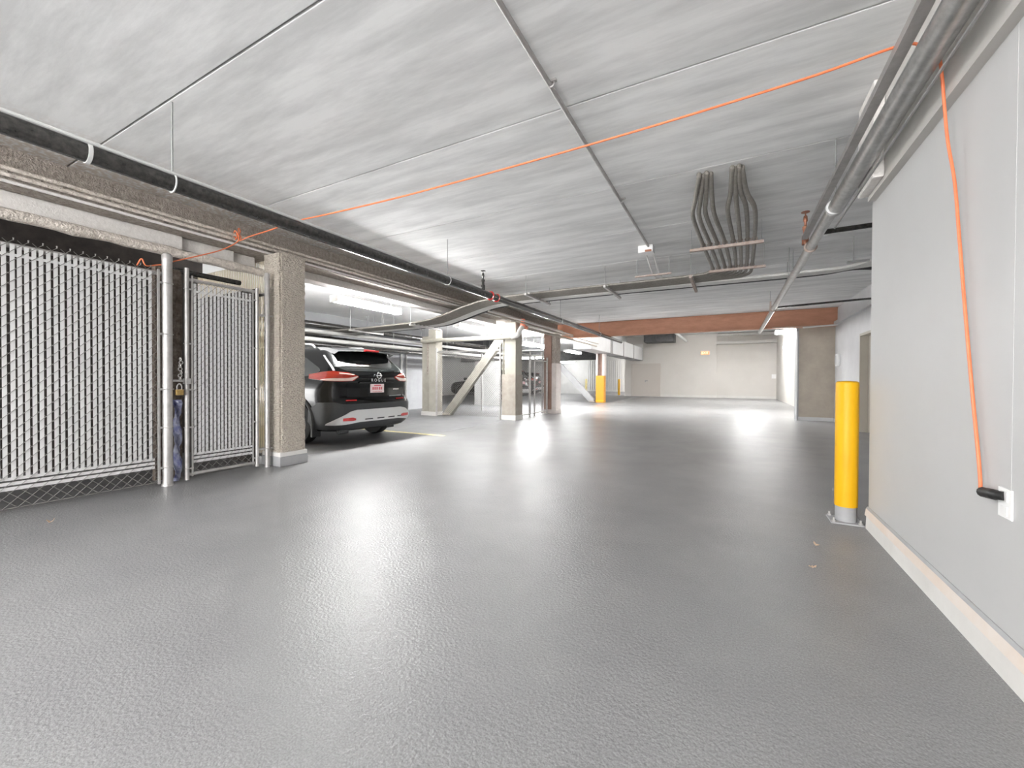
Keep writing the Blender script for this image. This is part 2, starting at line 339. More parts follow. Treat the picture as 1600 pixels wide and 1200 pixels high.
for i, (x, z, r, m_, lab) in enumerate([(-5.195, 2.80, .017, 'spray', 'upper dusty conduit along the fireproofed beam edge'), (-5.185, 2.745, .017, 'spray', 'middle dusty conduit along the fireproofed beam edge'), (-5.20, 2.695, .014, 'soffit', 'lowest pale conduit along the fireproofed beam edge')]):
    tag(MB().tube([(x, -3, z), (x, 13.4, z)], r).build('beam_conduit', m_, None, True), lab, 'conduit', 'conduits along the left beam')

# ================================================================== near sprayed column
c1 = empty('sprayed_column', (-5.14, 3.31, 0), 'rough sprayed tan column with grey painted foot beside the cage gate', 'column')
def lumpybox(x0, x1, y0, y1, z0, z1, n, nz, amp, seed):
    bm = bmesh.new(); bmesh.ops.create_cube(bm, size=1)
    bmesh.ops.bevel(bm, geom=[e for e in bm.edges if abs(e.verts[0].co.z-e.verts[1].co.z) > .5], offset=.07, segments=2, affect='EDGES')
    for v in bm.verts: v.co = ((x0+x1)/2+v.co.x*(x1-x0), (y0+y1)/2+v.co.y*(y1-y0), (z0+z1)/2+v.co.z*(z1-z0))
    for k in range(1, nz):
        bmesh.ops.bisect_plane(bm, geom=bm.verts[:]+bm.edges[:]+bm.faces[:], plane_co=(0, 0, z0+(z1-z0)*k/nz), plane_no=(0, 0, 1))
    for k in range(1, n):
        bmesh.ops.bisect_plane(bm, geom=bm.verts[:]+bm.edges[:]+bm.faces[:], plane_co=(x0+(x1-x0)*k/n, 0, 0), plane_no=(1, 0, 0))
        bmesh.ops.bisect_plane(bm, geom=bm.verts[:]+bm.edges[:]+bm.faces[:], plane_co=(0, y0+(y1-y0)*k/n, 0), plane_no=(0, 1, 0))
    r = random.Random(seed)
    for v in bm.verts:
        v.co.x += r.uniform(-amp, amp); v.co.y += r.uniform(-amp, amp)
    mb = MB(); bm.verts.index_update(); mb.add([v.co[:] for v in bm.verts], [[v.index for v in f.verts] for f in bm.faces]); bm.free(); return mb
lumpybox(-5.32, -4.96, 3.14, 3.49, .17, 2.68, 6, 50, .006, 5).build('shaft', 'spray_col', c1, True)
MB().bev(-5.33, -4.95, 3.13, 3.50, .12, .175, .006).build('white_band', 'base', c1)
MB().bev(-5.335, -4.945, 3.125, 3.505, 0, .121, .006).build('painted_foot', 'greypaint', c1)

# ================================================================== chain-link wire
def wires(y0, y1, z0, z1, p, x, r, sgn, n=3, axis='Y'):
    """parallel diagonal wires filling a rectangle; sgn +1 rises with y"""
    mb = MB()
    k0 = -int((z1-z0)/p)-2; k1 = int((y1-y0)/p)+2
    if sgn < 0: k0, k1 = 0, int((y1-y0+z1-z0)/p)+2
    for k in range(k0, k1+1):
        # line: y = y0 + k p + sgn*(z-z0)
        ys = y0+k*p
        if sgn > 0:
            za = max(z0, z0+(y0-ys)); zb = min(z1, z0+(y1-ys))
        else:
            za = max(z0, z0+(ys-y1)); zb = min(z1, z0+(ys-y0))
        if zb-za < .004: continue
        ya = ys+sgn*(za-z0); yb = ys+sgn*(zb-z0)
        a, b = ((x, ya, za), (x, yb, zb)) if axis == 'Y' else ((ya, x, za), (yb, x, zb))
        mb.tube([a, b], r, n, cap=False)
    return mb

# one slat mesh shared by all
slat_src = None
def slat_panel(parent, y0, y1, x, z0, z1, p=.0402, w=.026, strips=True):
    global slat_src
    n = int((y1-y0)/p)
    h = z1-z0
    me = MB().bev(-.0015, .0015, -w/2, w/2, 0, h, .0008).build('slat', 'slat', parent)
    lx = parent.location
    me.location = (x-lx.x, y0+p*.5-lx.y, z0-lx.z)
    # mesh was offset by the parent's location: undo
    for v in me.data.vertices: v.co += lx
    for k in range(1, n):
        inst(me, 'slat', (x-lx.x+random.uniform(-.002, .002), y0+p*(k+.5)+random.uniform(-.0025, .0025)-lx.y, z0-lx.z+random.uniform(-.004, .004)), parent)
    MB().box(x-.004, x-.002, y0, y0+p*n, z1-.095, z1-.072).build('locking_strip', 'slat', parent)
    for z in ((z0-.012, z0+.012), (z0-.052, z0-.026), (z0-.094, z0-.066)):
        MB().box(x-.004, x-.001, y0-.01, y0+p*n+.015, *z).build('horizontal_slat', 'slat', parent)

FX = -5.1
fe = empty('slatted_fence', (FX, 1, 0), 'chain-link cage fence panel woven with white privacy slats, left foreground', 'fence')
slat_panel(fe, -.62, 1.93, FX, .285, 2.17)
wires(-.66, 1.955, .05, 2.21, .0804, FX+.007, .0024, 1).build('front_wire', 'wire', fe, kind='stuff')
wires(-.66, 1.955, .05, 2.21, .0804, FX-.007, .0024, -1).build('back_wire', 'wire', fe, kind='stuff')
mb = MB()
for k in range(33):
    y = -.66+.0804*k+(2.16 % .0804)
    if y < 1.95: mb.tube([(FX+.004, y, 2.205), (FX, y+.003, 2.228)], .002, 4); mb.tube([(FX-.004, y, 2.205), (FX, y-.003, 2.228)], .002, 4)
mb.build('wire_knuckles', 'wire', fe, kind='stuff')
MB().tube([(FX-.03, -.7, 2.165), (FX-.03, 2.03, 2.165)], .021, 12).build('top_rail', 'galv', fe, True)
MB().tube([(FX, -.66, .05), (FX, 1.96, .05)], .004, 6).build('tension_wire', 'wire', fe)
pp = MB().lathe((FX, 2.035, 0), [(.043, 0), (.043, 2.36)], 24).build('post', 'galv', fe, True)
MB().lathe((FX, 2.035, 2.30), [(.046, 0), (.046, .05), (.03, .075), (.005, .085)], 24).build('post_cap', 'galv', pp, True)
MB().lathe((FX, 2.035, 1.62), [(.0445, 0), (.0445, .006)], 24).build('weld_ring', 'galv', pp, True)
MB().lathe((FX, 2.035, .15), [(.0455, 0), (.0455, .012)], 24).build('weld_ring', 'galv', pp, True)
MB().lathe((FX, 2.035, 0), [(.052, 0), (.05, .02)], 24).build('foot_collar', 'galv', pp, True)
MB().lathe((FX, -.72, 0), [(.043, 0), (.043, 2.36)], 24).build('post', 'galv', fe, True)
MB().bev(FX-.01, FX+.01, 1.952, 1.972, .03, 2.2, .003).build('tension_bar', 'galv', fe)
for z in (2.07, 1.55, .99, .60, .19):
    MB().bev(FX+.012, FX+.018, 1.945, 2.0, z-.011, z+.011, .002).torus((FX, 2.035, z), .046, .006, (0, 0, 1), 20, 6).build('tension_band', 'galv', fe)
MB().tube([(FX, 2.07, 1.075), (FX, 2.17, 1.075)], .012, 8).build('latch_bar', 'galv', fe, True)

# gate
ga = empty('cage_gate', (FX, 2.55, 0), 'narrow chain-link cage gate with white slats beside the sprayed column', 'gate')
slat_panel(ga, 2.262, 2.875, FX, .285, 2.12, p=.0380, w=.025)
wires(2.25, 2.89, .09, 2.16, .078, FX+.007, .0023, 1).build('front_wire', 'wire', ga, kind='stuff')
wires(2.25, 2.89, .09, 2.16, .078, FX-.007, .0023, -1).build('back_wire', 'wire', ga, kind='stuff')
MB().tube([(FX, 2.205, .02), (FX, 2.205, 2.27)], .021, 14).build('gate_stile', 'galv', ga, True)
MB().tube([(FX, 2.935, .03), (FX, 2.935, 2.2)], .021, 14).build('gate_stile', 'galv', ga, True)
MB().tube([(FX-.01, 2.205, 2.155), (FX-.01, 2.935, 2.155)], .019, 12).build('gate_rail', 'galv', ga, True)
MB().tube([(FX-.01, 2.205, .075), (FX-.01, 2.935, .075)], .019, 12).build('gate_rail', 'galv', ga, True)
MB().bev(FX-.008, FX+.008, 2.246, 2.262, .05, 2.2, .002).build('tension_bar', 'galv', ga)
MB().bev(FX-.008, FX+.008, 2.880, 2.894, .05, 2.15, .002).build('tension_bar', 'galv', ga)
for z in (2.05, 1.47, .98, .58, .14):
    MB().bev(FX+.008, FX+.014, 2.2, 2.262, z-.009, z+.009, .002).torus((FX, 2.205, z), .024, .005, (0, 0, 1), 16, 6).build('tension_band', 'galv', ga)
    MB().bev(FX+.008, FX+.014, 2.88, 2.94, z-.009, z+.009, .002).torus((FX, 2.935, z), .024, .005, (0, 0, 1), 16, 6).build('tension_band', 'galv', ga)
MB().bev(FX-.035, FX+.035, 2.18, 2.23, 1.04, 1.10, .006).build('latch_fork', 'galv', ga)
gp = empty('gate_hinge_post', (FX, 3.06, 0), 'slim galvanised hinge post standing against the sprayed column', 'post')
MB().lathe((FX, 3.06, 0), [(.029, 0), (.029, 2.40), (.02, 2.415), (.004, 2.42)], 20).build('pole', 'galv', gp, True)
for z in (1.88, .235):
    MB().torus((FX, 3.06, z), .032, .007, (0, 0, 1), 18, 6).bev(FX-.01, FX+.01, 2.955, 3.03, z-.015, z+.015, .003).tube([(FX+.02, 3.06, z), (FX+.05, 3.10, z+.0)], .006, 6).build('hinge', 'galv', gp)
MB().torus((FX, 3.06, 1.5), .031, .004, (0, 0, 1), 18, 6).build('weld_ring', 'galv', gp)
# chain and padlock in the gap
mb = MB()
for k in range(7):
    z = 1.30-.034*k; mb.torus((FX+.03, 2.135+.006*math.sin(k*2), z), .017, .0045, (1, 0, 0) if k % 2 else (0, 1, .2), 12, 5)
tag(mb.build('lock_chain', 'galv', None, True), 'short steel chain looped between fence post and cage gate', 'chain')
pk = empty('padlock', (FX+.03, 2.125, .93), 'brass padlock hanging on the cage gate chain', 'padlock')
MB().bev(FX+.012, FX+.048, 2.092, 2.158, .925, .985, .006).build('lock_body', 'brass', pk)
MB().tube(cr([(FX+.03, 2.105, .98), (FX+.03, 2.105, 1.02), (FX+.03, 2.125, 1.045), (FX+.03, 2.145, 1.02), (FX+.03, 2.145, .98)], 5), .006, 8).build('shackle', 'galv', pk, True)
# blue plastic sheet leaning inside the gap, brown board behind it
r = random.Random(4); vs = []; fs = []
for j in range(25):
    for i in range(6): vs.append((FX-.10+.03*math.sin(j*.7+i)+r.uniform(-.012, .012), 2.135+.055*i/5*1.2-.01+r.uniform(-.004, .004), .01+j*.036))
for j in range(24):
    for i in range(5): a = j*6+i; fs.append((a, a+1, a+7, a+6))
o = MB().add(vs, fs).build('plastic_sheet', 'bluebag', None, True); o.modifiers.new('thick', 'SOLIDIFY').thickness = .004
tag(o, 'crumpled blue plastic sheet showing in the gap beside the gate', 'plastic sheet')
M['bark'] = mat('brown_board', (.07, .05, .04), (.17, .14, .115), rough=.95, scale=18, bump=.8, bscale=40)
tag(lumpybox(-5.5, -5.42, 2.06, 2.30, 0, 2.3, 2, 20, .006, 9).build('storage_board', 'bark'), 'rough brown board standing behind the gate gap', 'board')
# inner partition fence seen over the gate, lit from the bay
ip = empty('partition_fence', (-6.2, 3.22, 0), 'pale slatted partition fence glimpsed above the cage gate', 'fence')
M['slat_warm'] = mat('warm_slat', (.72, .66, .54), rough=.5, trans=.5)
s0 = MB().box(-.013, .013, -.0015, .0015, 0, 2.55).build('slat', 'slat_warm', ip)
for v in s0.data.vertices: v.co += ip.location
s0.location = (-7.1+6.2, 0, .1)
for k in range(1, 43): inst(s0, 'slat', (-7.1+.042*k+6.2, 0, .1), ip)
MB().tube([(-7.15, 3.2, 2.2), (-5.35, 3.2, 2.2)], .02, 8).build('top_rail', 'wire', ip, True)
MB().tube([(-7.15, 3.2, .1), (-5.35, 3.2, .1)], .02, 8).build('bottom_rail', 'wire', ip, True)
tag(MB().bev(-7.1, -5.4, 3.10, 3.13, 0, 2.26, .004).build('gap_darkener', 'dark'), 'added dark sheet hiding the lit slats so the gate gaps stay dark', 'board')  # dark sheet added to keep the gate gaps in shade
tag(MB().tube([(-5.45, 2.2, 2.30), (-5.45, 2.93, 2.30)], .03, 10).build('cage_header_pipe', 'darkpipe', None, True), 'dark header pipe just inside the cage above the gate', 'pipe')

# ================================================================== sprinkler mains
def clevis(parent, x, y, z, r, ztop=CEIL, hang='galv'):
    MB().tube([(x, y, z+r+.02), (x, y, ztop)], .006, 6).build('hanger_rod', 'steelrod', parent, True)
    MB().torus((x, y, z), r+.005, .006, (0, 1, 0), 20, 5).build('hanger_ring', hang, parent, True)
lp = empty('sprinkler_main', (-3.55, 4, 2.44), 'dark shiny sprinkler main hung along the left of the ceiling', 'pipe')
MB().tube([(-3.55, -7, 2.50), (-3.55, 15, 2.50)], .058, 20).build('pipe_run', 'darkpipe', lp, True)
for y in (.45, 1.45, 4.68, 9.0, 12.2): clevis(lp, -3.55, y, 2.50, .058, hang='white')
MB().tube([(-3.55, 1.0, 2.50), (-3.55, 1.02, 2.50)], .064, 20).build('coupling', 'white', lp, True)
MB().torus((-3.55, 5.85, 2.5), .062, .016, (0, 1, 0), 20, 8).torus((-3.55, 6.05, 2.5), .062, .012, (0, 1, 0), 20, 8).build('red_coupling', 'reflector', lp, True)
tag(MB().tube([(-3.505, -7, 2.556), (-3.505, 5.5, 2.556)], .011, 8).build('highlight_line', 'white', None, True), 'thin white line standing in for the highlight along the left sprinkler main', 'conduit')  # bright top highlight of the pipe, shaped as an added thin white tube
def sprinkler(x, y, z, parent, mid='rustbody', h=.30):
    MB().lathe((x, y, z), [(.032, 0), (.032, h*.28), (.022, h*.3), (.022, h*.45), (.028, h*.47), (.028, h*.55), (.013, h*.58), (.013, h*.68), (.022, h*.72), (.018, h*.86), (.006, h*.9), (.006, h*.97), (.04, h*.98), (.04, h)], 12).build('sprinkler_head', mid, parent, True)
sprinkler(-3.55, 5.62, 2.54, lp, 'darkpipe', .32)
rp_ = empty('drain_main', (.74, 6, 2.48), 'galvanised pipe main running along the ceiling beside the right wall', 'pipe')
MB().tube([(.755, -7, 2.55), (.755, 4.35, 2.55)], .058, 24).build('pipe_large', 'chrome', rp_, True)
MB().tube([(.74, 4.3, 2.55), (.72, 14.2, 2.55)], .046, 20).build('pipe_run', 'chrome', rp_, True)
MB().tube([(.745, 4.27, 2.55), (.745, 4.31, 2.55)], .063, 24).build('coupling_ring', 'white', rp_, True)
MB().torus((.738, 5.42, 2.55), .05, .013, (0, 1, 0), 20, 8).build('clamp_ring', 'rustclamp', rp_, True)
MB().torus((.725, 9.7, 2.55), .05, .013, (0, 1, 0), 20, 8).box(.66, .69, 9.68, 9.72, 2.53, 2.7).build('clamp_ring', 'rustclamp', rp_, True)
for y in (4.21, 7.3, 10.65): MB().tube([(.735, y, 2.60), (.735, y, CEIL)], .006, 6).build('hanger_rod', 'steelrod', rp_, True)
sprinkler(.70, 5.50, 2.60, rp_, 'rustbody', .36)
MB().tube([(.74, 4.98, 2.56), (2.4, 4.98, 2.58)], .024, 12).build('branch_pipe', 'darkpipe', rp_, True)
MB().tube([(.74, 9.9, 2.60), (2.4, 9.95, 2.66)], .02, 10).build('branch_pipe', 'darkpipe', rp_, True)
o = MB().box(.645, .695, -7, 5.3, 2.60, 2.612).box(.645, .649, -7, 5.3, 2.612, 2.64).box(.691, .695, -7, 5.3, 2.612, 2.64).build('strut_channel', 'galv')
tag(o, 'light steel channel running alongside the right pipe main', 'channel')
tag(MB().tube([(.80, -7, 2.47), (.80, 4.6, 2.47)], .008, 6).build('thin_conduit', 'steelrod', None, True), 'thin wire conduit below the right pipe main', 'conduit')
tag(MB().bev(.805, .864, 3.5, 3.86, 2.44, CEIL-.002, .006).build('haunch_block', 'soffit'), 'plastered haunch block at the end of the right bulkhead', 'block')

# ================================================================== ceiling conduit with junction box
cc = empty('ceiling_conduit', (-1.07, 4, 3.0), 'slim conduit crossing the ceiling towards a small junction box', 'conduit')
MB().tube([(-1.06, -7, 3.055), (-1.085, 6.2, 3.055)], .016, 10).build('pipe_run', 'galv', cc, True)
for y in (.9, 2.52, 4.5): MB().torus((-1.065, y, 3.055), .018, .006, (0, 1, 0), 12, 5).box(-1.09, -1.03, y-.012, y+.012, 3.065, 3.079).build('conduit_strap', 'galv', cc)
jb = empty('junction_box', (-1.12, 6.28, 2.97), 'small pale junction box with rusty end on the ceiling', 'junction box')
MB().bev(-1.23, -1.02, 6.2, 6.38, 2.975, CEIL-.001, .006).build('box_body', 'housing', jb)
MB().bev(-1.13, -1.04, 6.19, 6.2, 2.976, 3.005, .003).build('knockout_plate', 'rustbody', jb)
th = empty('small_trapeze', (-1.15, 6.95, 2.8), 'small rusty trapeze hanger below the junction box', 'hanger')
MB().box(-1.42, -.86, 6.93, 6.97, 2.80, 2.822).build('strut', 'rustclamp', th)
for x in (-1.39, -.89): MB().tube([(x, 6.95, 2.80), (x, 6.95, CEIL)], .006, 6).build('rod', 'steelrod', th, True)
for i, x in enumerate((-1.16, -1.06)):
    tag(MB().tube(cr([(x, 6.37, 3.02), (x+.01, 6.5, 2.98), (x+.015, 6.95, 2.84), (x+.06, 7.35, 2.80)]), .011, 8).build('drop_conduit', 'cable_lt', None, True),
        ['left', 'right'][i]+' of two thin conduits dropping from the junction box to the cable tray', 'conduit', 'thin conduits under the junction box')

# ================================================================== cable run
ny = 14
def lane(j): return 7.16+.062*j
left_tail = lambda j: [(-3.0, lane(j), 2.775), (-4.35, lane(j)+.02, 2.75), (-4.95, lane(j), 2.655), (-5.6, lane(j)-.04, 2.48), (-6.2, lane(j)-.05, 2.39), (-8, lane(j), 2.36), (-10.35, lane(j)+.05, 2.36)]
rows = [(4.29, [-.29, -.255, -.225, -.19, -.012, .015, .045, .07]), (4.62, [-.345, -.30, -.245, -.19, -.025, .022, .062, .115]), (4.95, [-.39, -.325, -.26, -.175, -.05, .04, .12, .20]),
        (5.86, [-.34, -.26, -.175, -.09, .005, .08, .16, .235]), (6.98, [-.27, -.19, -.105, -.03, .04, .11, .18, .25])]
zrow = [3.079, 2.965, 2.90, 2.855, 2.815]
mid, low = rows[3][1], rows[4][1]
for j in range(8):
    yb = lane(j)
    p = [(rows[0][1][j], 4.29+.035*(j % 2), 3.062), (rows[0][1][j], 4.292+.035*(j % 2), 3.035)]+[(rows[k][1][j], rows[k][0]+(.03 if j % 2 else 0), zrow[k]-(.012 if j % 2 else 0)) for k in range(1, 3)]+[(rows[k][1][j], rows[k][0], zrow[k]) for k in (3, 4)]
    p += [(low[j]-.05, yb-.06, 2.80), (low[j]-.26-.03*j, yb, 2.785), (-1.6, yb, 2.775)]+left_tail(j)
    tag(MB().tube(cr(p, 7), .0225, 9).build('armoured_cable', 'cable', None, True),
        ORD[j]+' from the left of eight armoured cables dropping through the ceiling', 'cable', 'armoured cables dropping from the ceiling')
for k, j in enumerate(range(8, 14)):
    yb = lane(j); m_ = ['cable_lt', 'cable_lt', 'cable_lt', 'cable_lt', 'cable_blk', 'cable_blk'][k]
    zr = [2.93, 2.88, 2.83, 2.80, 2.76, 2.74][k]
    p = [(2.6, yb-.55+.06*k, zr+.03), (2.1, yb-.32+.04*k, zr), (1.6, yb-.1, 2.79), (1.1, yb, 2.775), (-.6, yb, 2.775), (-1.6, yb, 2.775)]+left_tail(j)
    rr = .0255 if k < 4 else .018
    tag(MB().tube(cr(p, 7), rr, 9).build('wall_cable', m_, None, True),
        ORD[k]+' nearest of six cables leaving the tray for the right wall' , 'cable', 'cables running to the right wall')
def trapeze(x, y0, y1, z, lab, rust=False, zt=CEIL):
    t = empty('trapeze_hanger', (x, (y0+y1)/2, z), lab, 'hanger', 'trapeze hangers under the cable run')
    MB().box(x-.021, x+.021, y0, y1, z-.04, z).build('strut', 'rustclamp' if rust else 'galv', t)
    for y in (y0+.03, y1-.03): MB().tube([(x, y, z-.05), (x, y, zt)], .006, 6).build('rod', 'steelrod', t, True)
    for k in range(6): MB().box(x-.024, x+.024, y0+.14+k*.13, y0+.165+k*.13, z-.002, z+.034).build('cable_clip', 'galv', t)
trapeze(-1.95, 7.0, 8.15, 2.745, 'trapeze hanger under the cable run just left of the junction box')
trapeze(-.58, 6.95, 8.15, 2.745, 'rusty trapeze hanger under the cable run below the eight dropping cables', True)
trapeze(.80, 7.4, 8.2, 2.745, 'trapeze hanger under the cable run beside the right pipe main')
trapeze(-3.45, 6.95, 8.15, 2.745, 'trapeze hanger under the cable run beside the left sprinkler main')
trapeze(-6.35, 7.0, 8.1, 2.345, 'low trapeze hanger under the cables beyond the black car', zt=2.98)
trapeze(-8.3, 7.0, 8.1, 2.33, 'lowest trapeze hanger under the cables above the car roof', zt=2.98)
for (y, x0, x1, z, lab) in [(5.86, -.5, .33, 2.80, 'upper rusty strut clamping the eight dropping cables'), (6.98, -.32, .42, 2.765, 'lower rusty strut where the eight cables enter the tray')]:
    t = empty('cable_strut', ((x0+x1)/2, y, z), lab, 'strut', 'struts on the dropping cables')
    MB().box(x0, x1, y-.02, y+.02, z-.012, z+.022).build('strut', 'rustclamp', t)
    xs = mid if y < 6 else low
    for q in xs: MB().torus((q, y, z+.05 if y < 6 else z+.045), .029, .005, (0, 1, 0), 12, 5).build('pipe_clamp', 'rustclamp', t)
    for q in (x0+.02, x1-.02): MB().tube([(q, y, z), (q, y, CEIL)], .004, 6).build('rod', 'steelrod', t, True)
tag(MB().tube([(1.45, 7.13, 2.74), (1.45, 7.13, CEIL)], .006, 6).box(1.38, 1.62, 7.11, 7.15, 2.72, 2.745).build('rod_hanger', 'steelrod'), 'single rod hanger with short strut near the right wall', 'hanger')

# ================================================================== fluorescent fixtures
def fixture(x, y, z, L=1.85, w=.26, lab='', along='Y', ztop=None, lens='lens', rods=True):
    t = empty('strip_light', (x, y, z), lab, 'light', 'fluorescent strip lights')
    h = L/2; a, b = w/2, w*.46
    ax = 'Y' if along == 'Y' else 'X'; c = x if along == 'Y' else y; d = y if along == 'Y' else x
    MB().prism([(c-a*.25, z+.075), (c+a*.25, z+.075), (c+a*.25, z+.095), (c-a*.25, z+.095)], d-h, d+h, ax).build('housing', 'housing', t)
    prof = [(c+b*math.cos(2*PI*k/16), z+.03+(.045 if k < 9 else .06)*math.sin(2*PI*k/16)) for k in range(16)]
    MB().prism(prof, d-h+.012, d+h-.012, ax).build('lens', lens, t, True)
    for s in (-1, 1):
        e0, e1 = sorted((d+s*h, d+s*(h-.012)))
        MB().prism([(c-a, z-.03), (c+a, z-.03), (c+a, z+.085), (c-a, z+.085)], e0, e1, ax).build('end_cap', 'housing', t)
        if rods and ztop:
            q = d+s*h*.75; p0 = (c, q, z+.08) if along == 'Y' else (q, c, z+.08)
            MB().tube([p0, (p0[0], p0[1], ztop)], .005, 6).build('hanger_rod', 'steelrod', t, True)
    return t
LX = -5.87
fixture(LX, 5.38, 2.42, L=1.5, w=.2, lab='lit fluorescent strip above the rear of the black car', ztop=2.98)
fixture(LX-.25, 9.2, 2.45, L=1.55, w=.2, lab='lit fluorescent strip above the wire-mesh enclosure corner', ztop=2.98, lens='softlens')
fixture(LX-.82, 14.3, 2.42, lab='lit fluorescent strip behind the brown column', ztop=2.98, lens='brightlens')
fixture(LX-.82, 18.6, 2.42, lab='lit fluorescent strip left of the silver duct and yellow column', ztop=2.98, lens='dimlens')
fixture(-11.3, 29.5, 2.42, lab='small distant lit strip above the far white wall', ztop=2.98, along='X', lens='dimlens')
fixture(-10.8, 22.5, 2.42, lab='distant lit strip seen through the mesh gate', ztop=2.98, along='X', lens='dimlens')
fixture(1.34, 14.5, 2.52, L=.42, w=.3, lab='short lit fixture at the head of the tan stub wall', along='X', ztop=4.15, lens='smalllens')
fixture(-.3, 16.2, 4.0, lab='added unseen fill strip behind the brown beam, first', ztop=4.15, lens='farfill')  # this and the next strip are unseen, added to brighten the far aisle
fixture(.9, 24.0, 4.0, lab='added unseen fill strip behind the brown beam, second', ztop=4.15, lens='farfill')
fixture(-2.1, -1.9, 2.93, lab='added fill strip light just behind the viewpoint', ztop=CEIL, along='X', lens='rearfill')  # this strip and the one below are added to light the near aisle
fixture(-2.1, -5.0, 2.93, lab='added fill strip light farther behind the viewpoint', ztop=CEIL, along='X', lens='rearfill')
wl = empty('wall_lamp', (2.4, 24.5, 2.75), 'small bright wall lamp on the far side wall', 'light')
MB().bev(2.38, 2.42, 24.35, 24.65, 2.68, 2.9, .005).build('back_plate', 'housing', wl)
MB().bev(2.26, 2.38, 24.38, 24.62, 2.70, 2.88, .02).build('lamp_lens', 'smalllens', wl)
MB().bev(2.34, 2.42, 24.40, 24.6, 2.9, 2.93, .003).build('lamp_hood', 'housing', wl)

# ================================================================== bollard, outlet, cord
bo = empty('bollard', (.80, 4.07, 0), 'yellow-sleeved steel bollard bolted to the floor by the right wall', 'bollard')
MB().lathe((.80, 4.07, 0), [(.068, .012), (.068, .15)], 32).build('steel_foot', 'greypaint', bo, True)
MB().lathe((.80, 4.07, .125), [(.0725, 0), (.0735, .01), (.0735, .955), (.071, .968), (.06, .976), (.01, .98)], 32).build('sleeve', 'yellow', bo, True)
bp_ = MB().bev(.69, .91-.015, 3.965, 4.17, 0, .012, .003).build('base_plate', 'greypaint', bo)
for dx in (-.09, .075):
    for dy in (-.085, .085): MB().lathe((.80+dx, 4.07+dy, .012), [(.014, 0), (.014, .012), (.007, .013), (.007, .032)], 6).build('anchor_bolt', 'galv', bp_)
ou = empty('wall_outlet', (.90, 2.215, .645), 'white wall outlet plate with the orange cord plugged in', 'outlet')
MB().bev(.904, .9099, 2.175, 2.262, .592, .703, .002).build('cover_plate', 'plate_w', ou)
MB().bev(.901, .9045, 2.197, 2.24, .602, .636, .002).build('lower_socket', 'housing', ou)
MB().bev(.901, .9045, 2.197, 2.24, .655, .692, .002).build('upper_socket', 'housing', ou)
rc = MB().bev(.9085, .9099, 2.19, 2.26, .706, 2.409, .0006).build('wall_raceway', 'wallR'); tag(rc, 'flat painted raceway rising from the outlet to the bulkhead', 'raceway')
ec = empty('extension_cord', (.86, 2.4, .66), 'bright orange extension cord strung from the wall outlet across the ceiling', 'cord')
MB().tube(cr([(.902, 2.215, .674), (.889, 2.235, .672), (.886, 2.28, .667), (.885, 2.325, .662)], 6), [.017]*7+[.0205]*6+[.02]*5+[.009], 12).build('plug', 'black', ec, True)
up_ = [(.885, 2.318, .662), (.886, 2.338, .668), (.890, 2.352, .70), (.893, 2.378, .80), (.893, 2.43, 1.04), (.891, 2.495, 1.39), (.888, 2.55, 1.73), (.880, 2.58, 2.0), (.862, 2.60, 2.2), (.848, 2.60, 2.38), (.836, 2.59, 2.50), (.81, 2.56, 2.60), (.755, 2.54, 2.625), (.67, 2.53, 2.655)]
ac = [(.3, 2.53, 2.625), (-.4, 2.53, 2.60), (-1.3, 2.50, 2.57), (-2.3, 2.47, 2.555), (-3.1, 2.44, 2.56), (-3.5, 2.43, 2.572), (-3.62, 2.43, 2.575)]
lf = [(-4.2, 2.55, 2.63), (-4.8, 2.68, 2.70), (-5.15, 2.76, 2.735), (-5.22, 2.74, 2.80), (-5.16, 2.72, 2.84), (-5.13, 2.74, 2.78), (-5.12, 2.72, 2.70), (-5.12, 2.55, 2.56), (-5.11, 2.30, 2.42), (-5.10, 2.09, 2.31), (-5.13, 2.03, 2.27), (-5.15, 1.97, 2.25), (-5.09, 1.86, 2.21), (-5.1, 1.83, 2.27), (-5.12, 1.80, 2.2)]
MB().tube(cr(up_+ac+lf, 7), .0062, 8).build('cord_line', 'orange', ec, True)
MB().torus((-5.185, 2.755, 2.77), .036, .006, (0, 1, .1), 16, 6).torus((-5.185, 2.735, 2.775), .038, .006, (0, 1, -.25), 16, 6).torus((-5.18, 2.775, 2.78), .04, .006, (.1, 1, .3), 16, 6).torus((-5.15, 2.76, 2.85), .028, .006, (.7, .6, 0), 16, 6).build('cord_knot', 'orange', ec, True)

# ================================================================== leaves
for i, (x, y, a, lab) in enumerate([(.43, 2.96, .4, 'tan dry leaf lying on the floor nearest the camera'), (.51, 3.37, 2.2, 'crumpled pale leaf on the floor in front of the bollard'), (-4.55, 1.08, 1.0, 'tiny pale leaf scrap on the floor below the slatted fence')]):
    vs = []; n = 9
    for k in range(n):
        t = k/(n-1); w = .010*math.sin(PI*t)**.7*(1+.35*(k % 2)); xx = (t-.5)*.045
        for s_ in (-1, 0, 1):
            px, py = xx, s_*w; vs.append((x+px*math.cos(a)-py*math.sin(a), y+px*math.sin(a)+py*math.cos(a), .003+.006*abs(s_)*(k % 3)/2+.008*(t-.5)**2*8*(i+1)/2))
    fs = []
    for k in range(n-1):
        for q in range(2): b_ = k*3+q; fs.append((b_, b_+1, b_+4, b_+3))
    o = MB().add(vs, fs).build('dry_leaf', 'leaf'); o.modifiers.new('thick', 'SOLIDIFY').thickness = .0015
    tag(o, lab, 'leaf', 'dry leaves on the floor')

# ================================================================== stall line
struct(MB().box(-10.3, -4.95, 6.38, 6.48, .0005, .003).build('stall_line', 'yline'), 'worn yellow stall line beside the black car')
tag(bpy.data.objects['stall_line'], None, 'line')

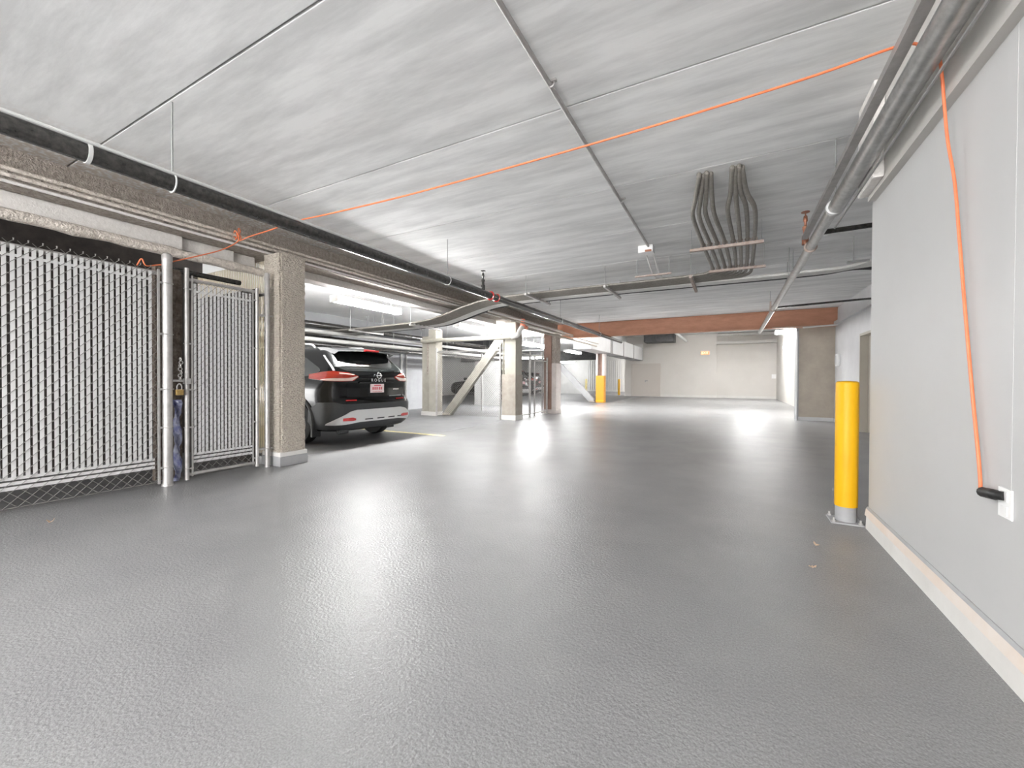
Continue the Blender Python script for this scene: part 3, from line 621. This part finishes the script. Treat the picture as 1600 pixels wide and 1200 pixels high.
# ================================================================== mid columns and enclosure
ca = empty('cream_column', (-8.15, 9.95, 0), 'cream paired column at the left corner of the mesh enclosure', 'column')
MB().bev(-8.43, -8.16, 9.85, 10.15, .12, 2.42, .008).build('short_shaft', 'cream', ca)
MB().bev(-8.155, -7.88, 9.82, 10.15, .12, 2.62, .008).build('tall_shaft', 'cream', ca)
MB().bev(-8.44, -7.87, 9.81, 10.16, 0, .121, .006).build('base_band', 'base', ca)
MB().box(-8.20, -8.165, 9.80, 9.85, 1.25, 2.35).build('recess_strip', 'spray_dark', ca)
cb = empty('pale_column', (-5.38, 10, 0), 'pale concrete column at the right corner of the mesh enclosure', 'column')
MB().bev(-5.60, -5.17, 9.85, 10.28, .13, 1.25, .01).build('lower_shaft', 'concrete_lt', cb)
MB().bev(-5.53, -5.18, 9.87, 10.26, 1.25, 2.68, .01).build('upper_shaft', 'cream', cb)
MB().bev(-5.61, -5.16, 9.84, 10.29, 0, .131, .006).build('base_band', 'base', cb)
MB().tube([(-5.57, 9.88, 1.25), (-5.57, 9.88, 2.35)], .022, 8).build('corner_pipe', 'cream', cb, True)
b1 = empty('diagonal_brace', (-7.8, 10.02, 0), 'cream diagonal brace rising inside the mesh enclosure', 'brace')
def brace(parent, x0, x1, z1, y, w, m_):
    d = Vector((x1-x0, 0, z1)).normalized(); n = Vector((-d.z, 0, d.x))*w/2
    a = Vector((x0, y, .04)); b = Vector((x1, y, z1)); q = Vector((0, w*.6, 0))
    vs = [a+n, a-n, b-n, b+n, a+n+q, a-n+q, b-n+q, b+n+q]
    MB().add(vs, [(0, 1, 2, 3), (4, 7, 6, 5), (0, 3, 7, 4), (1, 5, 6, 2), (0, 4, 5, 1), (3, 2, 6, 7)]).build('brace_bar', m_, parent)
    MB().bev(x0-.14, x0+.12, y-.04, y+w*.6+.04, 0, .08, .02).build('brace_foot', 'spray_dark' if m_ != 'cream' else 'spray', parent)
brace(b1, -7.74, -5.78, 2.36, 10.18, .24, 'cream')

def mesh_fence(name, lab, x0, x1, y, z0, z1, p, r, axis, posts, cat='fence', midrail=False):
    """plain chain link; runs along X at y (axis X) or along Y at x=y (axis Y)"""
    t = empty(name, ((x0+x1)/2, y, 0) if axis == 'X' else (y, (x0+x1)/2, 0), lab, cat)
    wires(x0, x1, z0, z1, p, y+.003, r, 1, 3, axis).build('wire_mesh', 'wire', t, kind='stuff')
    wires(x0, x1, z0, z1, p, y-.003, r, -1, 3, axis).build('wire_mesh', 'wire', t, kind='stuff')
    P = lambda a, z: (a, y, z) if axis == 'X' else (y, a, z)
    for q in posts: MB().tube([P(q, 0), P(q, z1+.08)], .028, 10).build('post', 'galv', t, True)
    MB().tube([P(x0, z1-.05), P(x1, z1-.05)], .02, 8).build('top_rail', 'galv', t, True)
    if midrail: MB().tube([P(x0, z0), P(x1, z0)], .018, 8).build('bottom_rail', 'galv', t, True)
    return t
mesh_fence('mesh_fence', 'bare chain-link fence between the cream and pale columns', -7.83, -5.62, 9.84, .06, 1.98, .065, .0036, 'X', (-7.86, -5.64))
mesh_fence('mesh_fence', 'chain-link fence at the back of the enclosure with a dark post', -7.9, -5.6, 12.6, .06, 1.98, .09, .003, 'X', (-8.0, -6.9, -5.6))
mg = mesh_fence('mesh_gate', 'half-open chain-link gate between the pale and brown columns', 10.35, 10.95, -5.26, .1, 1.9, .075, .003, 'Y', (10.95,), 'gate', True)
mesh_fence('mesh_gate', 'dark framed chain-link gate leaf beside the brown column', 11.0, 12.3, -5.30, .1, 1.75, .075, .003, 'Y', (11.0, 11.35, 12.3), 'gate', True)
# back white wall board in enclosure
tag(MB().bev(-9.9, -8.6, 15.0, 15.1, 0, 1.9, .01).build('white_panel', 'white'), 'white panel standing behind the enclosure mesh', 'panel')
# brown column
bc = empty('brown_column', (-5.25, 12.7, 0), 'brown painted steel column with cream foot beyond the mesh gate', 'column')
MB().box(-5.46, -5.20, 12.42, 12.46, .14, 2.62).box(-5.46, -5.20, 12.84, 12.88, .14, 2.62).box(-5.35, -5.31, 12.46, 12.84, .14, 2.62).build('shaft', 'redcol', bc)
MB().bev(-5.20, -5.04, 12.44, 12.88, .14, 1.65, .008).build('side_casing', 'pinkgrey', bc)
MB().box(-5.20, -5.06, 12.46, 12.86, 1.65, 2.62).build('upper_casing', 'spray_dark', bc)
MB().bev(-5.47, -5.03, 12.41, 12.89, 0, .141, .006).build('base_band', 'pinkgrey', bc)
tag(MB().tube([(-5.5, 12.38, 0), (-5.5, 12.38, 2.05)], .03, 10).build('enclosure_post', 'galv', None, True), 'light galvanised post beside the brown column', 'post')
# brown beam
bb = empty('red_oxide_beam', (-1.5, 13.8, 2.62), 'red-brown steel beam spanning the whole drive aisle', 'beam')
MB().box(-5.74, 2.48, 13.72, 13.98, 2.60, 2.625).build('bottom_flange', 'redprime', bb)
MB().box(-5.74, 2.48, 13.72, 13.86, 3.05, CEIL-.001).build('top_flange', 'redprime', bb)
MB().box(-5.74, 2.48, 13.76, 13.80, 2.625, 3.05).build('web', 'redprime', bb)
MB().box(1.0, 2.47, 13.715, 13.72, 2.605, 2.62).build('flange_edge_strip', 'tan', bb)
tag(MB().tube([(1.7, 13.6, 2.56), (2.47, 13.6, 2.60)], .02, 8).build('beam_pipe', 'white', None, True), 'thin white pipe under the right end of the brown beam', 'pipe')

# white wrapped pipe with orange fitting
wp = empty('wrapped_pipe', (-6, 9.7, 2.4), 'white wrapped pipe with elbow crossing above the mesh enclosure', 'pipe')
MB().tube(cr([(-8.35, 9.73, 2.27), (-7.8, 9.73, 2.27), (-5.6, 9.75, 2.26), (-5.2, 9.75, 2.26)]), .062, 12).build('pipe_run', 'cream', wp, True)
MB().tube(cr([(-5.25, 9.75, 2.26), (-5.08, 9.76, 2.30), (-5.04, 9.84, 2.42), (-5.03, 9.95, 2.53)], 5), .07, 12).build('elbow', 'base', wp, True)
of = empty('orange_fitting', (-5.02, 9.98, 2.5), 'orange pipe fitting at the elbow above the pale column', 'fitting')
MB().lathe((-5.02, 9.98, 2.50), [(.045, 0), (.075, .03), (.08, .10), (.06, .16), (.05, .17), (.05, .22), (.062, .225), (.062, .26), (.02, .27)], 16).build('fitting_body', 'orangecap', of, True)
MB().tube([(-5.02, 10.02, 2.54), (-5.02, 10.22, 2.55)], [.07, .05], 12).build('fitting_sleeve', 'orangecap', of, True)
for i, (x, z, r, lab) in enumerate([(-5.0, 2.53, .035, 'pale pipe running from the orange fitting towards the duct'), (-4.92, 2.62, .02, 'thin upper pipe beside the orange fitting')]):
    tag(MB().tube([(x, 10.2 if i == 0 else 8.6, z), (x, 16.8, z)], r, 10).build('side_pipe', 'concrete_lt', None, True), lab, 'pipe')
tag(MB().tube([(-4.85, 7.9, 2.66), (-4.85, 13.5, 2.66)], .02, 8).build('side_conduit', 'base', None, True), 'thin white conduit emerging below the cable run', 'conduit')

# pipes under the bay ceiling behind the car
for i, (x, y0, y1, z, r, m_, lab) in enumerate([
    (-8.9, 3.5, 15.9, 2.26, .05, 'baypipe', 'white pipe under the bay ceiling above the car roof'),
    (-8.5, 3.5, 15.9, 2.02, .05, 'baypipe', 'lower white pipe just above the car roof'),
    (-9.6, 3.5, 15.9, 2.53, .085, 'darkpipe', 'thick dark pipe high on the bay wall'),
    (-9.5, 3.5, 15.9, 2.15, .09, 'darkpipe', 'second thick dark pipe on the bay wall'),
    (-9.3, 3.5, 15.9, 1.98, .06, 'darkpipe', 'lowest dark pipe on the bay wall'),
    (-7.4, 12.8, 15.9, 2.52, .05, 'white', 'white pipe above the back of the enclosure')]):
    t = empty('bay_pipe', (x, (y0+y1)/2, z), lab, 'pipe', 'pipes under the bay ceiling')
    MB().tube([(x, y0, z), (x, y1, z)], r, 12).build('pipe_run', m_, t, True)
    for q in (.12, .42, .62, .95): MB().tube([(x, y0+(y1-y0)*q, z), (x, y0+(y1-y0)*q, 2.98)], .006, 6).build('hanger_rod', 'steelrod', t, True)
M['darkoverhead'] = mat('dark_overhead', (.05, .05, .052), (.10, .10, .10), rough=.7, scale=4)
tag(MB().bev(-17, -6.75, 16.0, 16.5, 2.45, 2.9, .01).build('cross_beam', 'darkoverhead'), 'dark cross beam over the bays beyond the enclosure', 'beam')
tag(MB().bev(-17, -6.75, 24.0, 24.6, 2.35, 2.9, .01).build('cross_beam', 'darkoverhead'), 'dark cross beam over the farthest bays', 'beam')
# wall frame behind the car
wf = empty('wall_panel_frame', (-10.38, 10.8, 0), 'white pipe frame on the grey wall right of the car', 'frame')
MB().tube([(-10.36, 11.0, .25), (-10.36, 11.0, 2.0)], .03, 8).build('upright', 'white', wf, True)
MB().tube([(-10.36, 11.25, .25), (-10.36, 11.25, 2.0)], .022, 8).build('upright', 'galv', wf, True)
MB().tube([(-10.36, 9.2, .25), (-10.36, 11.25, .25)], .022, 8).build('bottom_bar', 'white', wf, True)

# ================================================================== far: duct, yellow column, slat door, bollards
du = empty('sheet_metal_duct', (-5.5, 22, 2.4), 'rectangular sheet-metal duct above the yellow column', 'duct')
for i, (y0, y1) in enumerate([(16.6, 19.74), (20.26, 22.4), (22.46, 25.0), (25.06, 27.8)]):
    MB().bev(-5.95, -5.17, y0, y1, 2.42, 3.22, .01).build('duct_section', 'galv', du)
    MB().box(-5.97, -5.15, y1, y1+.06, 2.40, 3.24).build('duct_flange', 'wire', du)
MB().box(-5.97, -5.15, 27.8, 27.85, 2.38, 3.5).build('end_collar', 'base', du)
M['ductsheet'] = mat('duct_sheet', (.55, .55, .55), (.62, .62, .62), rough=.5, metal=.2, scale=2)
for o in du.children:
    if o.name.startswith('duct_section'): o.data.materials[0] = M['ductsheet']
yc = empty('yellow_column', (-5.7, 20, 0), 'steel column with amber-yellow wrapped foot below the duct', 'column')
MB().bev(-5.93, -5.52, 19.85, 20.2, 0, 1.33, .015).build('yellow_wrap', 'amber', yc)
MB().box(-5.93, -5.52, 19.84, 19.86, .08, .13).build('pale_band', 'yellow', yc)
MB().box(-5.92, -5.84, 19.85, 20.2, 1.33, 3.1).box(-5.62, -5.50, 19.85, 20.2, 1.33, 3.4).build('flange_pair', 'pinkgrey', yc)
MB().box(-5.84, -5.62, 19.98, 20.04, 1.33, 3.1).build('web', 'redcol', yc)
b2 = empty('diagonal_brace', (-6.2, 20.1, 0), 'dark grey diagonal brace leaning left of the yellow column', 'brace')
brace(b2, -6.15, -8.0, 1.95, 20.0, .28, 'greypaint')
gd = empty('slatted_door', (-8.5, 31.3, 0), 'pale vertical-slat door behind the yellow column', 'door')
for k in range(19): MB().box(-10.05+k*.16, -9.97+k*.16, 31.3, 31.35, .32, 2.6).build('slat', ['white', 'recess', 'white'][k % 3], gd)
MB().box(-10.1, -7.0, 31.28, 31.38, .25, .33).build('bottom_rail', 'white', gd)
MB().box(-7.1, -7.0, 31.28, 31.38, .33, 2.6).build('side_rail', 'white', gd)
MB().box(-10.1, -7.0, 31.3, 31.36, 0, .25).build('kick_panel', 'greypaint', gd)
for k, (x, y, lab) in enumerate([(-9.9, 30.6, 'left far yellow bollard before the slatted door'), (-7.2, 29.9, 'right far yellow bollard before the slatted door')]):
    t = empty('far_bollard', (x, y, 0), lab, 'bollard', 'far bollards')
    MB().lathe((x, y, 0), [(.085, 0), (.085, 1.15), (.06, 1.2), (.01, 1.21)], 14).build('sleeve', 'yline' if k == 0 else 'yellow', t, True)
    MB().lathe((x, y, 0), [(.1, 0), (.1, .04)], 14).build('foot_collar', 'greypaint', t, True)
tag(MB().bev(-5.0, -3.2, 27.2, 28.4, 3.55, 4.14, .01).build('dark_void_box', 'darkoverhead'), 'dark box standing in for the shaded void under the raised ceiling', 'duct')  # shade of the high void given as a dark-coloured box
tag(MB().tube([(-3.05, 26.0, 4.04), (-2.6, 28.5, 3.65)], .09, 10).build('drain_pipe', 'white', None, True), 'white sloping drain pipe under the raised ceiling', 'pipe')
# exit sign, switch plate, electrical box
ex = empty('exit_sign', (-1.53, 29.45, 2.8), 'glowing orange exit sign on the beige end wall', 'sign')
MB().bev(-1.80, -1.26, 29.42, 29.5, 2.78, 3.04, .01).build('sign_case', 'housing', ex)
MB().box(-1.78, -1.28, 29.41, 29.42, 2.80, 3.02).build('sign_face', 'exit', ex)
def text(s, name, m_, parent, mtx, size, ext=.003):
    cu = bpy.data.curves.new(name, 'FONT'); cu.body = s; cu.size = size; cu.extrude = ext; cu.align_x = 'CENTER'; cu.align_y = 'CENTER'
    t = bpy.data.objects.new('tmp', cu); COL.objects.link(t)
    dg = bpy.context.evaluated_depsgraph_get(); me = bpy.data.meshes.new_from_object(t.evaluated_get(dg)); bpy.data.objects.remove(t)
    me.name = name; me.transform(mtx); me.materials.clear(); me.materials.append(M[m_])
    o = bpy.data.objects.new(name, me); COL.objects.link(o); o.parent = parent; return o
text('EXIT', 'lettering', 'exit_w', ex, Matrix.Translation((0, -.045, .11)) @ Matrix.Rotation(PI/2, 4, 'X'), .2)
tag(MB().bev(2.17, 2.40, 29.72, 29.75, 1.26, 1.52, .005).build('wall_plate', 'plate_w'), 'white notice plate on the end wall near the corner', 'plate')
eb = empty('electrical_box', (2.47, 13.6, 1.5), 'small white electrical box on the recessed wall beside the stub', 'electrical box')
MB().bev(2.41, 2.479, 13.42, 13.62, 1.5, 1.82, .005).build('box_body', 'plate_w', eb)
MB().bev(2.40, 2.41, 13.44, 13.60, 1.54, 1.78, .003).build('box_lid', 'recess', eb)

# ================================================================== SUV
def lerp_tab(tab, z):
    if z <= tab[0][0]: return tab[0][1]
    for (a, p), (b, q) in zip(tab[:-1], tab[1:]):
        if z <= b: return p+(q-p)*(z-a)/(b-a)
    return tab[-1][1]
UR = [(.24, .14), (.30, .06), (.40, .015), (.55, 0), (.68, .005), (.72, .045), (.80, .075), (.90, .085), (1.02, .08), (1.08, .055), (1.16, .06), (1.22, .085), (1.30, .14), (1.50, .34), (1.58, .42), (1.63, .50), (1.67, .75), (1.69, 1.1)]
UF = [(.24, 4.4), (.40, 4.62), (.60, 4.65), (.80, 4.60), (.95, 4.45), (1.02, 3.7), (1.08, 3.35), (1.30, 2.95), (1.55, 2.5), (1.65, 2.2), (1.69, 1.9)]
HW = [(.24, .82), (.32, .89), (.45, .915), (.70, .92), (.90, .92), (1.0, .905), (1.06, .885), (1.12, .86), (1.30, .79), (1.50, .69), (1.58, .645), (1.63, .60), (1.67, .50), (1.69, .35)]
RC = [(.24, .3), (.5, .30), (.9, .26), (1.1, .22), (1.3, .2), (1.6, .2), (1.69, .2)]
def outline(t, z):
    """arc length t from the rear centre (t>0 to the right side) -> u, v, nu, nv"""
    s = 1 if t >= 0 else -1; t = abs(t); u0 = lerp_tab(UR, z); w = lerp_tab(HW, z); r_ = lerp_tab(RC, z)
    crown = .07            # rear face is slightly curved in plan
    a = w-r_
    if t < a:
        q = t/a; return u0+crown*q*q*.5, s*t, -1, s*q*crown/a*.9
    t -= a; q = t/(PI/2*r_)
    if q < 1:
        an = q*PI/2; return u0+crown*.5+(1-math.cos(an))*r_, s*(a+math.sin(an)*r_), -math.cos(an), s*math.sin(an)
    t -= PI/2*r_
    return u0+crown*.5+r_+t, s*w, 0, s
def make_car(name, lab, paint='paint', loc=(0, 0, 0), detail=True):
    root = empty(name, (0, 0, 0), lab, 'car')
    zs = [.24, .28, .33, .40, .48, .55, .62, .68, .72, .76, .80, .85, .90, .96, 1.02, 1.05, 1.08, 1.12, 1.16, 1.20, 1.25, 1.30, 1.36, 1.43, 1.50, 1.55, 1.58, 1.605, 1.63, 1.65, 1.67, 1.68, 1.69]
    n1, n2 = 16, 10; mb = MB(); ring = None
    for z in zs:
        u0 = lerp_tab(UR, z); uf = lerp_tab(UF, z); w = lerp_tab(HW, z); r_ = lerp_tab(RC, z); a = w-r_
        loop = []
        tmax = a+PI/2*r_
        side = [outline(tmax*k/n1, z)[:2] for k in range(n1+1)]          # rear half from centre to right side
        us = side[-1][0]; fr = min(.55, (uf-us)*.45)
        side += [(us+(uf-fr-us)*k/16, w) for k in range(1, 17)]
        side += [(uf-fr+fr*math.sin(q), (w-fr*.6)+fr*.6*math.cos(q)) for q in [PI/2*k/6 for k in range(1, 7)]]
        side += [(uf, (w-fr*.6)*.5), (uf, 0)]
        loop = side+[(u, -v) for u, v in side[-2:0:-1]]
        vs = [(-u, v, z) for u, v in loop]   # forward is -X
        o = len(mb.v); mb.v += vs; n = len(vs)
        if ring is not None: mb.f += [(ring+i, ring+(i+1) % n, o+(i+1) % n, o+i) for i in range(n)]
        else: mb.f.append(tuple(reversed(range(n))))
        ring = o
    mb.f.append(tuple(ring+i for i in range(n)))
    body = mb.build('body', paint, root, True)
    # wheel wells
    for u in (.98, 3.68):
        for s in (-1, 1):
            cut = MB().tube([(-u, s*.62, .37), (-u, s*1.1, .37)], .41, 32).build('cut', 'black')
            md = body.modifiers.new('well', 'BOOLEAN'); md.object = cut; md.operation = 'DIFFERENCE'; md.solver = 'EXACT'
            dg = bpy.context.evaluated_depsgraph_get(); me = bpy.data.meshes.new_from_object(body.evaluated_get(dg)); body.modifiers.clear()
            old = body.data; body.data = me; bpy.data.meshes.remove(old); bpy.data.objects.remove(cut)
    def P(t, z, off):
        u, v, nu, nv = outline(t, z); e = .01
        l = math.hypot(nu, nv); nu, nv = nu/l, nv/l
        du = (outline(t, z+e)[0]-outline(t, z-e)[0]); dv = (outline(t, z+e)[1]-outline(t, z-e)[1]); nz = -(du*nu+dv*nv)/(2*e)
        q = Vector((nu, nv, max(-1.5, min(1.5, nz)))).normalized()
        return (-(u+q.x*off), v+q.y*off, z+q.z*off)
    def patch(nm, m_, lo, hi, off=.006, nz=6, nt=24, parent=None, skirt=.02):
        """lo/hi: lists of (t, z) giving lower and upper edge"""
        t0 = lo[0][0]; t1 = lo[-1][0]; vs = []; fs = []
        for k in range(nt+1):
            t = t0+(t1-t0)*k/nt; a = lerp_tab(lo, t); b = lerp_tab(hi, t)
            for j in range(nz+1): vs.append(P(t, a+(b-a)*j/nz, off))
        for k in range(nt):
            for j in range(nz): a = k*(nz+1)+j; fs.append((a, a+1, a+nz+2, a+nz+1))
        edge = [k*(nz+1) for k in range(nt+1)]+[nt*(nz+1)+j for j in range(1, nz+1)]+[k*(nz+1)+nz for k in range(nt-1, -1, -1)]+[j for j in range(nz-1, 0, -1)]
        base = len(vs)
        for k in range(nt+1):
            t = t0+(t1-t0)*k/nt; a = lerp_tab(lo, t); b = lerp_tab(hi, t)
            for j in range(nz+1): vs.append(P(t, a+(b-a)*j/nz, off-skirt))
        for a, b in zip(edge, edge[1:]+edge[:1]): fs.append((a, b, base+b, base+a))
        return MB().add(vs, fs).build(nm, m_, parent or root, True)
    # tail gate and rear parts
    patch('rear_window', 'glass', [(-.76, 1.30), (-.62, 1.235), (.62, 1.235), (.76, 1.30)], [(-.76, 1.32), (-.64, 1.575), (.64, 1.575), (.76, 1.32)], .004, 10, 40)
    for s in (-1, 1):
        T = lambda L_: sorted([(s*a, b) for a, b in L_])
        tl = patch('tail_light', 'taillight', T([(.42, 1.135), (.52, 1.075), (.75, 1.065), (1.02, 1.07), (1.40, 1.105)]), T([(.42, 1.150), (.60, 1.205), (.85, 1.225), (1.05, 1.215), (1.40, 1.175)]), .014, 4, 34)
        patch('clear_lens', 'lampclear', T([(.44, 1.137), (.54, 1.08), (.98, 1.072), (1.10, 1.08)]), T([(.44, 1.150), (.60, 1.12), (.98, 1.10), (1.10, 1.085)]), .018, 3, 24, tl)
        patch('lamp_glare_bar', 'lampclear', T([(.50, 1.165), (.75, 1.18)]), T([(.50, 1.175), (.75, 1.20)]), .018, 2, 14, tl)
        patch('quarter_glass', 'glass', T([(1.10, 1.24), (1.25, 1.17), (1.75, 1.13)]), T([(1.10, 1.27), (1.30, 1.47), (1.75, 1.53)]), .004, 6, 20)
        patch('rear_side_glass', 'glass', T([(1.82, 1.12), (2.6, 1.10)]), T([(1.82, 1.53), (2.6, 1.56)]), .004, 6, 14)
        patch('front_side_glass', 'glass', T([(2.68, 1.10), (3.3, 1.09)]), T([(2.68, 1.56), (3.3, 1.38)]), .004, 6, 14)
        patch('pillar_fin', 'silver', T([(.79, 1.24), (.83, 1.235)]), T([(.79, 1.50), (.83, 1.50)]), .008, 6, 3)
        patch('bumper_reflector', 'reflector', T([(.46, .735), (.66, .735)]), T([(.46, .755), (.66, .755)]), .014, 2, 8)
        patch('skid_reflector', 'reflector', T([(.52, .425), (.58, .415), (.74, .425)]), T([(.52, .455), (.58, .475), (.74, .47)]), .034, 2, 8)
        # wheel arch trim
        for u in (.98, 3.68):
            ar = MB(); pr = [Vector((-u+math.cos(q)*.43, s*.918, .37+math.sin(q)*.43)) for q in [PI*(-.06+1.12*k/28) for k in range(29)]]
            ar.tube(pr, .032, 8).build('wheel_arch_trim', 'cladding', root, True)
        MB().bev(-3.2, -1.45, s*.90-.03, s*.90+.03, .26, .40, .02).build('sill_trim', 'cladding', root)
        MB().bev(-.62, -.57, s*.84-.08, s*.84+.08, .14, .42, .01).build('mud_flap', 'cladding', root)
        MB().tube(cr([(-1.0, s*.56, 1.665), (-1.15, s*.57, 1.715), (-1.9, s*.57, 1.735), (-2.6, s*.56, 1.70), (-2.75, s*.55, 1.66)]), .018, 8).build('roof_rail', 'silver', root, True)
        MB().bev(-3.42, -3.28, s*1.0-.1, s*1.0+.1, 1.08, 1.22, .04).build('side_mirror', paint, root, True)
        for u in (.98, 3.68):
            y0, y1 = s*.70, s*.915
            tb = [(.20, 0), (.30, 0), (.345, .015), (.362, .05), (.362, .165), (.345, .2), (.30, .215), (.20, .215)]
            o = len(root.children); mbt = MB(); nn = 36; base = 0
            for r_, d in tb: mbt.v += [(-u+r_*math.cos(2*PI*k/nn), y0+s*d, .362+r_*math.sin(2*PI*k/nn)) for k in range(nn)]
            for i in range(len(tb)-1):
                for k in range(nn): mbt.f.append((i*nn+k, i*nn+(k+1) % nn, (i+1)*nn+(k+1) % nn, (i+1)*nn+k))
            mbt.f.append(tuple(range(nn))); mbt.f.append(tuple(range((len(tb)-1)*nn, len(tb)*nn)))
            ty = mbt.build('tyre', 'tyre', root, True)
            rm = MB()
            for k in range(5):
                a = 2*PI*k/5; c_, s_ = math.cos(a), math.sin(a)
                q = [(-u+c_*.03-s_*.03, .362+s_*.03+c_*.03), (-u+c_*.22-s_*.045, .362+s_*.22+c_*.045), (-u+c_*.22+s_*.045, .362+s_*.22-c_*.045), (-u+c_*.03+s_*.03, .362+s_*.03-c_*.03)]
                rm.prism(q, s*.905, s*.925, 'Y')
            rm.torus((-u, s*.915, .362), .225, .014, (0, 1, 0), 28, 6).tube([(-u, s*.90, .362), (-u, s*.93, .362)], .04, 12)
            rm.build('wheel_rim', 'rim', ty, True)
    patch('bumper_cladding', 'cladding', [(-1.42, .36), (-1.30, .28), (-.9, .27), (.9, .27), (1.30, .28), (1.42, .36)], [(-1.42, .60), (-1.15, .72), (-.86, .725), (-.72, .685), (.72, .685), (.86, .725), (1.15, .72), (1.42, .60)], .012, 8, 50)
    sk = patch('skid_plate', 'silver', [(-.98, .365), (-.7, .37), (-.45, .395), (.45, .395), (.7, .37), (.98, .365)], [(-.98, .385), (-.62, .57), (-.5, .59), (.5, .59), (.62, .57), (.98, .385)], .03, 6, 40)
    for t in (-.34, -.08, .18, .42): patch('skid_slot', 'cladding', [(t, .418), (t+.16, .418)], [(t, .438), (t+.16, .438)], .033, 1, 4, sk, .01)
    patch('number_plate_recess', 'paint', [(-.62, .80), (.62, .80)], [(-.70, 1.02), (-.4, 1.045), (.4, 1.045), (.70, 1.02)], .002, 4, 20)
    patch('chrome_strip', 'paint', [(-.40, 1.035), (.40, 1.035)], [(-.40, 1.06), (.40, 1.06)], .018, 2, 16)
    pl = patch('number_plate', 'plate', [(-.155, .865), (.155, .865)], [(-.155, 1.02), (.155, 1.02)], .016, 2, 4, None, .012)
    for k, t in enumerate((-.115, -.07, -.025, .03, .075)):
        patch('plate_mark', 'platered', [(t, .90), (t+.034, .90)], [(t, .965), (t+.034, .965)], .0175, 1, 2, pl, .001)
    patch('plate_mark', 'platered', [(-.08, .982), (.08, .982)], [(-.08, 1.003), (.08, 1.003)], .0175, 1, 3, pl, .001)
    patch('plate_mark', 'platered', [(-.11, .876), (.11, .876)], [(-.11, .886), (.11, .886)], .0175, 1, 3, pl, .001)
    patch('tailgate_badge', 'chromebright', [(.40, .915), (.56, .915)], [(.40, .93), (.56, .93)], .008, 1, 4)
    patch('tailgate_trim', 'silver', [(.30, .795), (.62, .80)], [(.30, .803), (.62, .808)], .01, 1, 6)
    em = MB().torus((-.03, 0, 1.165), .048, .010, (1, 0, .1), 24, 6).bev(-.042, -.02, -.065, .065, 1.152, 1.178, .003).build('emblem', 'chromebright', root, True)
    lt = text('R O G U E', 'tailgate_lettering', 'chromebright', root, Matrix.Translation((-.042, 0, 1.083)) @ Matrix.Rotation(PI/2, 4, 'Z') @ Matrix.Rotation(PI/2, 4, 'X'), .075, .006)
    # spoiler, brake light, wiper
    sp_ = MB(); vs = []; prof = [(.20, 1.585), (.30, 1.545), (.62, 1.60), (.75, 1.672), (.50, 1.66), (.26, 1.615)]
    for k in range(13):
        q = -1+2*k/12; v = q*.63; cu_ = .10*q*q
        for u, z in prof: vs.append((-(u+cu_), v, z-.02*q*q))
    n = len(prof); fs = [tuple(range(n)), tuple(range(12*n, 13*n))]
    for k in range(12):
        for j in range(n): fs.append((k*n+j, k*n+(j+1) % n, (k+1)*n+(j+1) % n, (k+1)*n+j))
    so = MB().add(vs, fs).build('roof_spoiler', paint, root, True)
    MB().bev(-.235, -.19, -.16, .16, 1.585, 1.618, .008).build('brake_light', 'reflector', so)
    wv = MB().tube(cr([P(.05, 1.235, .02), P(.2, 1.255, .03), P(.45, 1.262, .02)], 6), [.018]*4+[.012]*9, 8).build('rear_wiper', 'glass', root, True)
    MB().bev(-.22, -.14, -.75, -.55, .2, .27, .02).build('exhaust_tip', 'cladding', root)
    root.location = loc
    return root
car = make_car('parked_suv', 'black sport utility car parked rear-out under the strip light', loc=(-5.47, 5.28, 0))
def copy_tree(o, parent=None):
    c = o.copy(); COL.objects.link(c); c.parent = parent
    for ch in o.children: copy_tree(ch, c)
    return c
fc = copy_tree(car); fc.name = 'parked_suv'; fc.location = (-10.2, 20.6, 0); fc['label'] = 'distant dark car with red tail lamp seen through the mesh gate'
fc2 = copy_tree(car); fc2.location = (-12.4, 27.6, 0); fc2['label'] = 'far black car tail poking out beside the brown column'
